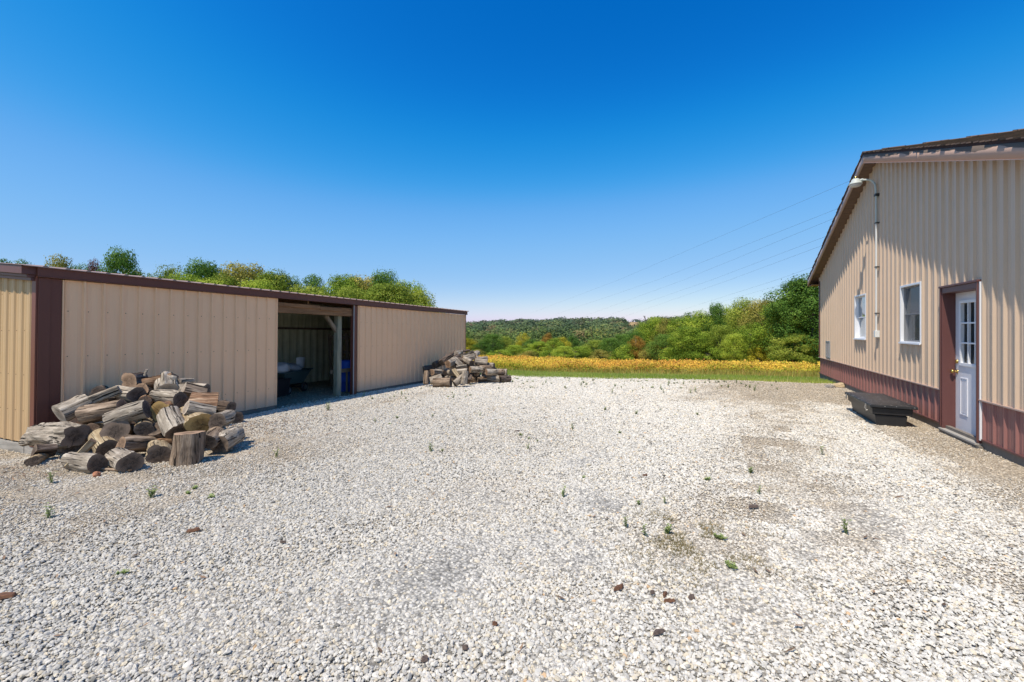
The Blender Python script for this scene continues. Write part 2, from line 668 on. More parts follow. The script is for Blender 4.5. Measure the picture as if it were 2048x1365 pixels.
# ground under the stones: colour from the sheet's attribute, broken up by grit
m = NT('gravel_bed')
a = m.n.new('ShaderNodeAttribute')
a.attribute_name = 'col'
v = m.coords('Object')
vo = m.n.new('ShaderNodeTexVoronoi')
vo.inputs['Scale'].default_value = 42
m.link(v, vo.inputs['Vector'])
vo2 = m.n.new('ShaderNodeTexVoronoi')
vo2.inputs['Scale'].default_value = 42
m.link(v, vo2.inputs['Vector'])
g = m.ramp(vo.outputs['Distance'], [(0.15, 1.0), (0.75, 0.45)])  # shade in the gaps between grit, put into the colour
sp = m.n.new('ShaderNodeSeparateColor')
m.link(vo2.outputs['Color'], sp.inputs[0])
g2 = m.ramp(sp.outputs[0], [(0.0, 0.65), (1.0, 1.2)])
n = m.noise(1.2, 6, 0.65, v)
c = m.mix(1.0, a.outputs['Color'], g, 'MULTIPLY')
c = m.mix(1.0, c, g2, 'MULTIPLY')
c = m.mix(1.0, c, m.ramp(n, [(0.3, 0.8), (0.7, 1.1)]), 'MULTIPLY')
m.color(c)
m.bump(m.math('MULTIPLY', vo.outputs['Distance'], -1.0), 0.8, 0.015)
M['bed'] = m.set(0.95, 0, 0.15)

m = NT('earth_and_turf')
a = m.n.new('ShaderNodeAttribute')
a.attribute_name = 'col'
n = m.noise(3, 6, 0.7, m.coords('Object'))
n2 = m.noise(40, 3, 0.7, m.coords('Object'))
c = m.mix(1.0, a.outputs['Color'], m.ramp(n, [(0.3, 0.7), (0.7, 1.25)]), 'MULTIPLY')
c = m.mix(1.0, c, m.ramp(n2, [(0.3, 0.6), (0.7, 1.3)]), 'MULTIPLY')
m.color(c)
M['earth'] = m.set(0.95, 0, 0.1)


# ------------------------------------------------------------------ ground zones
def nz(x, y, s, o=0.0):
    return mnoise.fractal(Vector((x * s + o, y * s - o, o * 1.3)), 0.8, 2.0, 4)


def dirtness(x, y):
    """0 clean white gravel .. 1 bare brown dirt"""
    n = nz(x, y, 0.8, 3.1)
    n2 = nz(x, y, 2.6, 9.0)
    d = 0.0
    # strip of bare ground beside the long building and in the far right of the yard
    d = max(d, sstep(1.9, 2.9, x + 0.35 * n + 0.25 * n2) * sstep(3.0, 6.5, y))
    d = max(d, sstep(-1.2, 0.6, x + 0.6 * n + 0.3 * n2) * sstep(10.0, 11.6, y + 0.7 * n + 0.4 * n2))
    # brownish tracks in the middle right
    cx = 0.7 + 0.12 * (y - 6)
    d = max(d, 0.88 * math.exp(-((x - cx) / 0.7) ** 2) * sstep(2.2, 4.0, y) * (0.70 + 0.9 * n2 + 0.5 * n))
    d = max(d, 0.55 * math.exp(-((x - 1.9) / 0.6) ** 2) * sstep(1.2, 2.4, y) * sstep(5.5, 3.5, y) * (0.4 + 1.6 * n2 + 0.5 * n))
    px, py = -0.15, 3.55
    d = max(d, 0.50 * math.exp(-(((x - px) / 0.42) ** 2 + ((y - py) / 0.55) ** 2)) * (0.8 + 0.8 * n2))
    # left: dirty gravel round the near woodpile and along the shed
    d = max(d, 0.95 * sstep(-3.6, -5.4, x + 0.6 * n) * sstep(6.0, 3.5, y) * sstep(0.6, 1.8, y + 0.5 * n) * (0.75 + 0.7 * n2))
    xs = -8.2 - 0.041 * y
    d = max(d, 0.55 * math.exp(-((x - xs - 1.5) / 0.45) ** 2) * sstep(6, 7.5, y) * sstep(14.5, 11, y) * (0.7 + n2))
    d = max(d, 0.35 * math.exp(-((x + 2.7) / 0.9) ** 2 - ((y - 6.0) / 0.6) ** 2) * (0.7 + n2))
    d = max(d, 0.3 * max(0, n - 0.04))
    if x < xs - 0.1:
        d = max(d, 0.8)
    return min(1.0, max(0.0, d))


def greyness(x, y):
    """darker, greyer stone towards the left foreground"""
    return 0.75 * sstep(2.0, -4.2, x + 0.22 * y - 0.6 + 0.7 * nz(x, y, 0.6, 5)) * sstep(10.5, 4, y + 0.3 * x)  # lens vignette painted into the stone colour, along with dirty gravel


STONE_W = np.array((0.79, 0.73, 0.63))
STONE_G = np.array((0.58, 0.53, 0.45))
STONE_D = np.array((0.68, 0.57, 0.43))


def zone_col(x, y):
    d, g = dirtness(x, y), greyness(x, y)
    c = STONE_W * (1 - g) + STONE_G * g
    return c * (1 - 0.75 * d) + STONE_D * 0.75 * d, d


# ------------------------------------------------------------------ ground sheets
def axis_pts(lo, hi, step, far, growth=1.16):
    a = list(np.arange(lo, hi + 1e-6, step))
    s, p = step, a[-1]
    while p < far:
        s *= growth
        p += s
        a.append(p)
    s, p = step, a[0]
    while p > -far:
        s *= growth
        p -= s
        a.insert(0, p)
    return np.array(a)


GX = axis_pts(-13.0, 9.0, 0.2, 1500)
GY = axis_pts(-1.0, 21.0, 0.2, 1500)


def build_ground():
    nx, ny = len(GX), len(GY)
    V = np.zeros((ny, nx, 3), dtype=np.float32)
    C = np.zeros((ny, nx, 3), dtype=np.float32)
    Z = np.zeros((ny, nx), dtype=np.int8)
    for j, y in enumerate(GY):
        for i, x in enumerate(GX):
            V[j, i] = (x, y, ground_z(x, y))
    for j, y in enumerate(GY):
        for i, x in enumerate(GX):
            near = -14 < x < 10 and -3 < y < 16.2
            if near and y < edge_y(x) + 0.3:
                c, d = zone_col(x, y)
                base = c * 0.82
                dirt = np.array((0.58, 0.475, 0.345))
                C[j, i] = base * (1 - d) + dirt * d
                V[j, i, 2] += 0.012 * nz(x, y, 1.1, 4) + 0.010 * nz(x, y, 0.4, 8)
            elif y < field_y(x):
                C[j, i] = (0.22, 0.25, 0.07)
            elif y < 60:
                C[j, i] = (0.30, 0.20, 0.05)
            else:
                C[j, i] = (0.10, 0.11, 0.04)
    idx = np.arange(nx * ny).reshape(ny, nx)
    q = np.stack([idx[:-1, :-1], idx[:-1, 1:], idx[1:, 1:], idx[1:, :-1]], -1).reshape(-1, 4)
    cx = (GX[:-1] + GX[1:]) / 2
    cy = (GY[:-1] + GY[1:]) / 2
    zone = np.zeros((ny - 1, nx - 1), dtype=int)
    for j, y in enumerate(cy):
        for i, x in enumerate(cx):
            if -14 < x < 10 and y < edge_y(x) and y > -12:
                zone[j, i] = 0
            elif y < field_y(x) and y > -12 and -60 < x < 60:
                zone[j, i] = 1
            else:
                zone[j, i] = 2
    zone = zone.ravel()
    Vf, Cf = V.reshape(-1, 3), C.reshape(-1, 3)
    for zi, (nm, mat) in enumerate((('gravel_yard', M['bed']), ('grass_strip', M['earth']), ('ground', M['earth']))):
        f = q[zone == zi]
        used, inv = np.unique(f.ravel(), return_inverse=True)
        o = np_mesh(nm, Vf[used], inv.reshape(-1, 4), mat, {'col': Cf[used]}, smooth=True)
        tag(o, kind='structure')


build_ground()


# ------------------------------------------------------------------ gravel stones
def build_gravel():
    pts, rots, scs, cols, vi = [], [], [], [], []
    rr = random.Random(3)
    sp = -8.2853
    cell = 0.25
    y = -0.6
    while y < 15.7:
        x = -12.4
        while x < 3.2:
            # rough depth along the view, and whether the spot could be seen
            F = FWD.x * x + FWD.y * y
            R = RGT.x * x + RGT.y * y
            if F > 0.9 and abs(R) < 1.42 * F + 1.0:
                xs = -8.2853 * math.cos(0.041) - y * math.sin(0.041)
                inside = x < xs - 0.02
                if not (inside and (y < 6.2 or y > 9.6 or x < xs - 3.3)) or (x < xs and y < 2.7):
                    size = 0.0142 * (1 + max(0.0, F - 3.0) * 0.065)
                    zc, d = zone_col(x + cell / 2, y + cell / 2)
                    dens = 1.35 / (size * size) * (1 - 0.55 * d)
                    if inside and y > 2.7:
                        dens *= 0.12
                    if y > edge_y(x) - 0.25:
                        dens *= 0.35
                    k = dens * cell * cell
                    k = int(k) + (1 if rr.random() < k - int(k) else 0)
                    for _ in range(k):
                        a, b = x + rr.random() * cell, y + rr.random() * cell
                        s = size * (0.45 + 0.95 * rr.random() ** 1.8) * 0.60 * (1 - 0.45 * d)
                        if rr.random() < 0.02:
                            s *= 1.5
                        pts.append((a, b, ground_z(a, b) + s * (0.15 + 0.5 * rr.random()) + 0.004))
                        rots.append((rr.gauss(0, 0.35), rr.gauss(0, 0.35), rr.random() * 6.283))
                        e = 0.75 + 0.5 * rr.random()
                        scs.append((s * (1 + 0.5 * rr.random()), s * e, s * (0.5 + 0.35 * rr.random())))
                        t = rr.random()
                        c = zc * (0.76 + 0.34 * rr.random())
                        if t < 0.05:
                            c = c * 0.40
                        elif t < 0.17:
                            c = c * np.array((1.02, 0.95, 0.82))
                        elif t < 0.174:
                            c = c * np.array((0.92, 0.68, 0.46))
                        elif t < 0.40:
                            c = c * np.array((0.84, 0.85, 0.87))
                        cols.append(c)
                        vi.append(rr.randrange(6))
            x += cell
        y += cell
    n = len(pts)
    print('gravel stones', n)
    me = bpy.data.meshes.new('gravel_stones')
    me.vertices.add(n)
    me.vertices.foreach_set('co', np.array(pts, dtype=np.float32).ravel())

    def att(nm, typ, data, key):
        a = me.attributes.new(nm, typ, 'POINT')
        a.data.foreach_set(key, data)
    att('rot', 'FLOAT_VECTOR', np.array(rots, dtype=np.float32).ravel(), 'vector')
    att('scl', 'FLOAT_VECTOR', np.array(scs, dtype=np.float32).ravel(), 'vector')
    c4 = np.ones((n, 4), dtype=np.float32)
    c4[:, :3] = np.clip(np.array(cols), 0, 0.88)
    att('col', 'FLOAT_COLOR', c4.ravel(), 'color')
    att('vi', 'INT', np.array(vi, dtype=np.int32), 'value')
    me.materials.append(M['stone'])
    o = bpy.data.objects.new('gravel_stones', me)
    COL.objects.link(o)
    tag(o, 'white and grey crushed gravel covering the whole yard between the shed and the long building', 'gravel', kind='stuff')
    ng = bpy.data.node_groups.new('gravel_scatter', 'GeometryNodeTree')
    ng.interface.new_socket('Geometry', in_out='INPUT', socket_type='NodeSocketGeometry')
    ng.interface.new_socket('Geometry', in_out='OUTPUT', socket_type='NodeSocketGeometry')
    N, L = ng.nodes, ng.links
    gi, go = N.new('NodeGroupInput'), N.new('NodeGroupOutput')
    jn = N.new('GeometryNodeGeometryToInstance')
    for k in range(6):
        ico = N.new('GeometryNodeMeshIcoSphere')
        ico.inputs['Radius'].default_value = 1.0
        ico.inputs['Subdivisions'].default_value = 2
        nt = N.new('ShaderNodeTexNoise')
        nt.noise_dimensions = '4D'
        nt.inputs['W'].default_value = k * 7.3 + 1
        nt.inputs['Scale'].default_value = 1.0
        nt.inputs['Detail'].default_value = 2
        sub = N.new('ShaderNodeVectorMath')
        sub.operation = 'SUBTRACT'
        sub.inputs[1].default_value = (0.5, 0.5, 0.5)
        L.new(nt.outputs['Color'], sub.inputs[0])
        sc = N.new('ShaderNodeVectorMath')
        sc.operation = 'SCALE'
        sc.inputs['Scale'].default_value = 1.7
        L.new(sub.outputs[0], sc.inputs[0])
        st = N.new('GeometryNodeSetPosition')
        L.new(ico.outputs['Mesh'], st.inputs['Geometry'])
        L.new(sc.outputs[0], st.inputs['Offset'])
        sm = N.new('GeometryNodeSetMaterial')
        sm.inputs['Material'].default_value = M['stone']
        L.new(st.outputs[0], sm.inputs[0])
        fl = N.new('GeometryNodeSetShadeSmooth')
        fl.inputs['Shade Smooth'].default_value = False
        L.new(sm.outputs[0], fl.inputs[0])
        L.new(fl.outputs[0], jn.inputs[0])
    iop = N.new('GeometryNodeInstanceOnPoints')
    iop.inputs['Pick Instance'].default_value = True

    def named(nm, typ):
        a = N.new('GeometryNodeInputNamedAttribute')
        a.data_type = typ
        a.inputs['Name'].default_value = nm
        return a.outputs['Attribute']
    mtp = N.new('GeometryNodeMeshToPoints')
    L.new(gi.outputs[0], mtp.inputs[0])
    L.new(mtp.outputs[0], iop.inputs['Points'])
    L.new(jn.outputs[0], iop.inputs['Instance'])
    L.new(named('vi', 'INT'), iop.inputs['Instance Index'])
    L.new(named('rot', 'FLOAT_VECTOR'), iop.inputs['Rotation'])
    L.new(named('scl', 'FLOAT_VECTOR'), iop.inputs['Scale'])
    L.new(iop.outputs[0], go.inputs[0])
    mod = o.modifiers.new('scatter', 'NODES')
    mod.node_group = ng


build_gravel()


# ------------------------------------------------------------------ ribbed sheet metal
def ribbed(mb, s0, s1, zb, zt, mp, pitch=0.2286, phase=0.0, h=0.019, minor=0.004, openings=(), breaks=(), rows=(), wb=0.026, wt=0.009):
    """vertical ribbed sheet from s0..s1; mp(s,out,z)->xyz ; zb/zt functions of s"""
    prof = {}

    def add(s, o):
        if s0 < s < s1:
            prof[round(s, 5)] = o
    k = math.floor((s0 - phase) / pitch) - 1
    ribs = []
    while phase + k * pitch < s1 + pitch:
        c = phase + k * pitch
        ribs.append(c)
        add(c - wb, 0), add(c - wt, h), add(c + wt, h), add(c + wb, 0)
        if minor:
            for q in (1 / 3, 2 / 3):
                e = c + pitch * q
                add(e - 0.014, 0), add(e - 0.006, minor), add(e + 0.006, minor), add(e + 0.014, 0)
        k += 1
    ks = sorted(prof)

    def out(s):
        for a, b in zip(ks, ks[1:]):
            if a <= s <= b:
                t = (s - a) / (b - a) if b > a else 0
                return prof[a] * (1 - t) + prof[b] * t
        return 0
    extra = [s0, s1] + [b for b in breaks if s0 < b < s1]
    for (a, b, _, _) in openings:
        extra += [q for q in (a, b) if s0 < q < s1]
    pts = dict(prof)
    for e in extra:
        pts[round(e, 5)] = out(e)
    ss = sorted(pts)
    for a, b in zip(ss, ss[1:]):
        mid = (a + b) / 2
        spans = [(0.0, 1.0)]
        segs = []
        ops = sorted([(z0, z1) for (p, q, z0, z1) in openings if p <= mid <= q])
        za0, za1, zb0, zb1 = zb(a), zb(b), zt(a), zt(b)
        cur = (za0, za1)
        for (z0, z1) in ops:
            if z0 > cur[0] + 1e-4:
                segs.append((cur, (z0, z0)))
            cur = (z1, z1)
        if cur[0] < zb0:
            segs.append((cur, (zb0, zb1)))
        for (lo, hi) in segs:
            mb.face([mp(a, pts[a], lo[0]), mp(b, pts[b], lo[1]), mp(b, pts[b], hi[1]), mp(a, pts[a], hi[0])], 0)
    for zr in rows:
        for i, c in enumerate(ribs):
            s = c + 0.052
            if not (s0 + 0.02 < s < s1 - 0.02):
                continue
            if any(p - 0.02 < s < q + 0.02 and z0 - 0.02 < zr < z1 + 0.02 for (p, q, z0, z1) in openings):
                continue
            if zr > zt(s) - 0.03 or zr < zb(s) + 0.02:
                continue
            b = len(mb.v)
            r = 0.0075
            for t in range(6):
                an = t * math.pi / 3
                mb.v.append(mp(s + r * math.cos(an), 0.001, zr + r * math.sin(an)))
            mb.v.append(mp(s, 0.007, zr))
            for t in range(6):
                mb.f.append((b + t, b + (t + 1) % 6, b + 6))
                mb.m.append(1)
                mb.sm.append(False)


# ------------------------------------------------------------------ the long building on the right
def long_building():
    WX = 3.22
    SA, SB = 6.2, 17.61          # near and far corners
    PK = 11.91                   # ridge
    PITCH = 0.341
    GZ = ground_z(3.2, 9.0)
    root = thing('metal_building', 'tall tan ribbed metal building with maroon wainscot, shingled gable roof and white door', 'building', (WX, PK, 0))
    ox, oy = WX, PK
    XB = WX + 11.0

    def P(x, y, z):
        return (x - ox, y - oy, z)
    ztop = lambda s: 5.27 - PITCH * abs(s - PK) + 0.02
    wins = [(12.60, 13.50, 1.36, 2.44), (9.64, 10.55, 1.345, 2.42)]
    door = (7.845, 8.893, 0.0, 2.245)
    ops = [door] + wins
    mpw = lambda s, o, z: P(WX - o, s, z)
    mb = MB()
    ribbed(mb, SA, SB, lambda s: 0.66, ztop, mpw, phase=7.79, openings=ops, breaks=(PK,), rows=(0.9, 1.22, 1.86, 2.5, 3.1, 3.7, 4.3), h=0.029, wb=0.029, wt=0.010)
    # far side and near side walls
    ribbed(mb, WX, XB, lambda s: 0.66, lambda s: 3.3, lambda s, o, z: P(s, SB + o, z), phase=0.1)
    ribbed(mb, WX, XB, lambda s: 0.66, lambda s: 3.3, lambda s, o, z: P(s, SA - o, z), phase=0.1)
    mb.face([P(XB, SA, 0), P(XB, SB, 0), P(XB, SB, 3.3), P(XB, PK, 5.2), P(XB, SA, 3.3)])
    mb.build('siding', [M['tan_wall'], M['screw']], root)
    mb = MB()
    ribbed(mb, SA, SB, lambda s: 0.148, lambda s: 0.655, mpw, phase=7.79, openings=[door], rows=(0.22, 0.58), h=0.023)
    ribbed(mb, WX, XB, lambda s: 0.148, lambda s: 0.655, lambda s, o, z: P(s, SB + o, z), phase=0.1)
    ribbed(mb, WX, XB, lambda s: 0.148, lambda s: 0.655, lambda s, o, z: P(s, SA - o, z), phase=0.1)
    mb.build('wainscot', [M['maroon'], M['screw']], root)
    # ledge trim between wainscot and siding
    mb = MB()
    for a, b in ((SA, door[0] - 0.003), (door[1] + 0.003, SB + 0.03)):
        mb.box(*(WX - 0.045 - ox, WX + 0.004 - ox), a - oy, b - oy, 0.652, 0.672)
    mb.box(WX - ox, XB - ox, SB + 0.004 - oy, SB + 0.045 - oy, 0.652, 0.672)
    mb.build('wainscot_trim', M['fascia_plain'], root, 0.003)
    mb = MB()
    for a, b in ((SA, door[0] - 0.003), (door[1] + 0.003, SB + 0.03)):
        mb.box(WX - 0.030 - ox, WX + 0.004 - ox, a - oy, b - oy, 0.125, 0.150)
    mb.build('base_trim', M['maroon_dark'], root, 0.003)
    mb = MB()
    mb.box(WX - 0.006 - ox, WX + 0.05 - ox, SA - oy, SB - oy, -0.2, 0.127)
    mb.box(WX + 0.051 - ox, XB - ox, SB - 0.05 - oy, SB - 0.002 - oy, -0.2, 0.127)
    mb.box(WX + 0.051 - ox, XB - ox, SA + 0.002 - oy, SA + 0.05 - oy, -0.2, 0.127)
    mb.build('skirt_board', M['skirt'], root)
    # far corner trim
    mb = MB()
    mb.box(WX - 0.028 - ox, WX + 0.07 - ox, SB - 0.07 - oy, SB + 0.028 - oy, 0.674, 3.22)
    mb.build('corner_trim', M['maroon_dark'], root, 0.003)
    # roof: two slabs
    X0, X1 = 2.955, XB + 0.4
    top = lambda s: 5.50 - PITCH * abs(s - PK)
    EA, EB = 5.75, 18.20
    for k, (e, nm) in enumerate(((EA, 'roof'), (EB, 'roof'))):
        mb = MB()
        # stepped shingle courses so the edge is not a clean line
        n = 44
        L = abs(e - PK)
        sgn = 1 if e > PK else -1
        for i in range(n):
            s_lo = PK + sgn * L * (n - i) / n
            s_hi = PK + sgn * L * (n - i - 1) / n
            zl, zh = top(s_lo) + 0.010, top(s_hi) + 0.001
            # each course a row of tabs slightly staggered at the rake
            jx = random.uniform(-0.012, 0.006)
            jz = random.uniform(0, 0.004)
            a = [(X0 + jx, s_lo, zl + jz), (X1, s_lo, zl), (X1, s_hi, zh), (X0 + jx, s_hi, zh + jz)]
            bot = [(p[0], p[1], p[2] - 0.016) for p in a]
            mb.prism([P(*p) for p in bot], [P(*p) for p in a])
        mb.build(nm, M['shingle'], root)
    mb = MB()
    for i in range(34):
        x = X0 - 0.005 + i * 0.34
        if x + 0.36 > X1:
            break
        z = top(PK) + 0.018 + 0.012 * (i % 2) + (0.05 if i == 0 else 0) * 0
        for sg in (-1, 1):
            mb.prism([P(x, PK, z - 0.012), P(x + 0.36, PK, z - 0.018), P(x + 0.36, PK + sg * 0.16, z - 0.018 - 0.055), P(x, PK + sg * 0.16, z - 0.012 - 0.055)],
                     [P(x, PK, z + 0.004), P(x + 0.36, PK, z - 0.002), P(x + 0.36, PK + sg * 0.16, z - 0.002 - 0.055), P(x, PK + sg * 0.16, z + 0.004 - 0.055)])
    mb.build('ridge_cap', M['shingle'], root)
    # roof deck and dark drip edge
    for e in (EA + 0.02, EB - 0.02):
        mb = MB()
        a = [(X0 + 0.012, e, top(e) - 0.05), (X1 - 0.02, e, top(e) - 0.05), (X1 - 0.02, PK, top(PK) - 0.05), (X0 + 0.012, PK, top(PK) - 0.05)]
        b = [(p[0], p[1], p[2] + 0.042) for p in a]
        mb.prism([P(*p) for p in a], [P(*p) for p in b])
        mb.build('drip_edge', M['drip'], root)
    # rake fascia, split in lengths, with a height attribute for the peeled paint
    rng = random.Random(5)
    for e, seg in ((EA, ((EA, 9.1), (9.103, PK))), (EB, ((PK, EB),))):
        for (a, b) in seg:
            V, Fq, H = [], [], []
            n = 40
            for i in range(n + 1):
                s = a + (b - a) * i / n
                for (dx, dz, hh) in ((0, -0.232, 0), (0, -0.052, 1), (0.02, -0.052, 1), (0.02, -0.232, 0)):
                    step = 0.004 if a < 9 else 0
                    V.append(P(2.968 - step + dx, s, top(s) + dz))
                    H.append((hh if e == EA else 0.1, 0, 0))
            for i in range(n):
                for k in range(4):
                    j = (k + 1) % 4
                    Fq.append((4 * i + k, 4 * i + j, 4 * (i + 1) + j, 4 * (i + 1) + k))
            Fq.append((0, 1, 2, 3))
            Fq.append((4 * n, 4 * n + 3, 4 * n + 2, 4 * n + 1))
            np_mesh('fascia', np.array(V), np.array(Fq), M['fascia'] if e == EA else M['fascia_plain'], {'h': np.array(H)}, parent=root)
    # lower lip of the fascia
    mb = MB()
    for a, b in ((EA, PK), (PK, EB)):
        q = [(2.960, a, top(a) - 0.238), (2.992, a, top(a) - 0.238), (2.992, b, top(b) - 0.238), (2.960, b, top(b) - 0.238)]
        mb.prism([P(*p) for p in q], [P(p[0], p[1], p[2] + 0.008) for p in q])
    mb.build('fascia_lip', M['fascia_plain'], root)
    # soffit boards with grooves under the rake and under the eaves
    for e in (EA, EB):
        mb = MB()
        n = int(abs(e - PK) / 0.11)
        for i in range(n):
            a = PK + (e - PK) * i / n
            b = PK + (e - PK) * (i + 0.93) / n
            c = PK + (e - PK) * (i + 1) / n
            for (p, q, off) in ((a, b, 0.0), (b, c, 0.012)):
                u0, u1 = top(p) - 0.205 + off, top(q) - 0.205 + off
                mb.prism([P(2.99, p, u0), P(WX + 0.05, p, u0), P(WX + 0.05, q, u1), P(2.99, q, u1)],
                         [P(2.99, p, u0 + 0.02), P(WX + 0.05, p, u0 + 0.02), P(WX + 0.05, q, u1 + 0.02), P(2.99, q, u1 + 0.02)])
        # eave soffit
        w = SA if e == EA else SB
        zz = top(e) - 0.23
        mb.box(2.99 - ox, X1 - ox, min(w, e) - oy, max(w, e) - oy, zz - 0.012, zz)
        mb.build('soffit', M['soffit'], root)
        mb = MB()
        sg = -1 if e == EA else 1
        ya, yb = sorted((e - 0.03 * sg, e))
        mb.box(2.992 - ox, X1 - ox, ya - oy, yb - oy, zz - 0.014, top(e) - 0.052)
        mb.build('fascia', M['fascia_plain'], root)
    # ---- vent
    v = MB()
    y0, y1, z0, z1 = 16.12, 16.62, 0.72, 1.24
    for a in ((y0, y0 + 0.035, z0, z1), (y1 - 0.035, y1, z0, z1), (y0 + 0.037, y1 - 0.037, z0, z0 + 0.035), (y0 + 0.037, y1 - 0.037, z1 - 0.035, z1)):
        v.box(WX - 0.032 - ox, WX - ox, a[0] - oy, a[1] - oy, a[2], a[3])
    vent = v.build('vent', M['grey_metal'], root)
    v = MB()
    for i in range(9):
        z = z0 + 0.04 + i * 0.05
        q = [(WX - 0.026, y0 + 0.037, z), (WX - 0.026, y1 - 0.037, z), (WX - 0.004, y1 - 0.037, z + 0.04), (WX - 0.004, y0 + 0.037, z + 0.04)]
        v.prism([P(*p) for p in q], [P(p[0], p[1], p[2] + 0.004) for p in q])
    v.build('louvre', M['grey_metal'], vent)
    # ---- windows
    for k, (a, b, z0, z1) in enumerate(wins):
        f = MB()
        xo, xi = WX - 0.038, WX + 0.10
        t = 0.036
        for (p, q, r, s) in ((a, a + t, z0, z1), (b - t, b, z0, z1), (a + t, b - t, z0, z0 + t), (a + t, b - t, z1 - t, z1)):
            f.box(xo - ox, xi - ox, p - oy, q - oy, r, s)
        f.box(xo - 0.02 - ox, xo - 0.001 - ox, a - 0.012 - oy, b + 0.012 - oy, z0 - 0.012, z0 + 0.018)   # sill nose
        win = f.build('window', M['white'], root, 0.003)
        if k == 0:
            win['label'] = 'smaller-looking far window with a white inner frame standing behind its lower pane'
        else:
            win['label'] = 'dark screened window between the white pipe and the door'
        ia, ib, iz0, iz1 = a + t, b - t, z0 + t, z1 - t
        mid = (iz0 + iz1) / 2 + 0.0
        for nm, (r, s), xx in (('upper_sash', (mid - 0.015, iz1), WX + 0.025), ('lower_sash', (iz0, mid + 0.015), WX + 0.055)):
            f = MB()
            t2 = 0.024
            for (p, q, u, w) in ((ia, ia + t2, r, s), (ib - t2, ib, r, s), (ia + t2, ib - t2, r, r + t2), (ia + t2, ib - t2, s - t2, s)):
                f.box(xx - ox, xx + 0.028 - ox, p + 0.001 - oy, q - 0.001 - oy, u, w)
            sash = f.build(nm, M['white'], win, 0.002)
            g = MB()
            g.face([P(xx + 0.014, ia + t2, r + t2), P(xx + 0.014, ib - t2, r + t2), P(xx + 0.014, ib - t2, s - t2), P(xx + 0.014, ia + t2, s - t2)])
            g.build('pane', M['glass'], win)
        if k == 1:
            g = MB()
            g.face([P(WX + 0.012, ia, iz0), P(WX + 0.012, ib, iz0), P(WX + 0.012, ib, iz1), P(WX + 0.012, ia, iz1)])
            g.build('insect_screen', M['screen'], win)
        # room niche behind the panes
        f = MB()
        x1 = WX + 0.9
        f.face([P(x1, a, z0), P(x1, b, z0), P(x1, b, z1), P(x1, a, z1)])
        f.face([P(xi, a, z0), P(x1, a, z0), P(x1, a, z1), P(xi, a, z1)])
        f.face([P(xi, b, z0), P(x1, b, z0), P(x1, b, z1), P(xi, b, z1)])
        f.face([P(xi, a, z0), P(x1, a, z0), P(x1, b, z0), P(xi, b, z0)])
        f.face([P(xi, a, z1), P(x1, a, z1), P(x1, b, z1), P(xi, b, z1)])
        f.build('reveal', M['room_wall'] if k == 0 else M['black_in'], win)
        f = MB()
        if k == 0:
            f.box(xi + 0.04 - ox, xi + 0.07 - ox, 12.93 - oy, 12.97 - oy, z0 + 0.001, z1 - 0.001)
            f.box(xi + 0.04 - ox, xi + 0.05 - ox, 12.971 - oy, 13.18 - oy, z0 + 0.001, z1 - 0.5)
        else:
            f.box(xi + 0.04 - ox, xi + 0.07 - ox, 10.22 - oy, 10.25 - oy, z0 + 0.10, z1 - 0.5)
            f.box(xi + 0.04 - ox, xi + 0.07 - ox, a + 0.001 - oy, 10.219 - oy, z0 + 0.10, z0 + 0.135)
        f.build('inner_frame', M['white'], win)
    # ---- door
    da, db, _, dz = door
    f = MB()
    xo = WX - 0.045
    zb = 0.105
    zt = dz - 0.01
    f.box(xo - ox, WX + 0.14 - ox, da - oy, da + 0.05 - oy, zb - 0.02, zt)            # near jamb
    f.box(xo - ox, WX + 0.14 - ox, db - 0.05 - oy, db - oy, zb - 0.02, zt)            # far jamb
    f.box(xo - ox, WX + 0.14 - ox, da + 0.05 - oy, db - 0.05 - oy, zt - 0.085, zt)    # head
    f.box(xo - 0.012 - ox, xo - 0.0005 - ox, da - 0.012 - oy, da + 0.022 - oy, zb, zt - 0.0)
    f.box(xo - 0.012 - ox, xo - 0.0005 - ox, db - 0.022 - oy, db + 0.012 - oy, zb, zt - 0.0)
    f.box(xo - 0.020 - ox, WX - ox, da - 0.02 - oy, db + 0.02 - oy, zt + 0.001, zt + 0.03)
    frame = f.build('door_frame', M['maroon_dark'], root, 0.003)
    f = MB()
    f.box(WX - 0.04 - ox, WX - 0.0 - ox, da - 0.035 - oy, da - 0.014 - oy, 0.13, zt)
    f.build('edge_strip', M['white'], root)
    f = MB()
    f.box(xo - 0.03 - ox, WX + 0.14 - ox, da - oy, db - oy, 0.055, 0.084)
    f.build('threshold', M['concrete'], root, 0.004)
    f = MB()
    f.box(xo - 0.012 - ox, WX + 0.0 - ox, da - 0.05 - oy, db - oy, -0.15, 0.053)
    f.build('door_step', M['skirt'], root)
    # slab with raised panels and the glazed light
    sx = WX + 0.11
    a, b = da + 0.051, db - 0.051
    z0, z1 = 0.100, zt - 0.087
    ga, gb, gz0, gz1 = 8.055, 8.686, 1.075, 2.02
    f = MB()
    for (p, q, r, s) in ((a, ga, z0, z1), (gb, b, z0, z1), (ga, gb, z0, gz0), (ga, gb, gz1, z1)):
        f.box(sx - ox, sx + 0.045 - ox, p - oy, q - oy, r, s)
    slab = f.build('door', M['door_white'], root)
    f = MB()
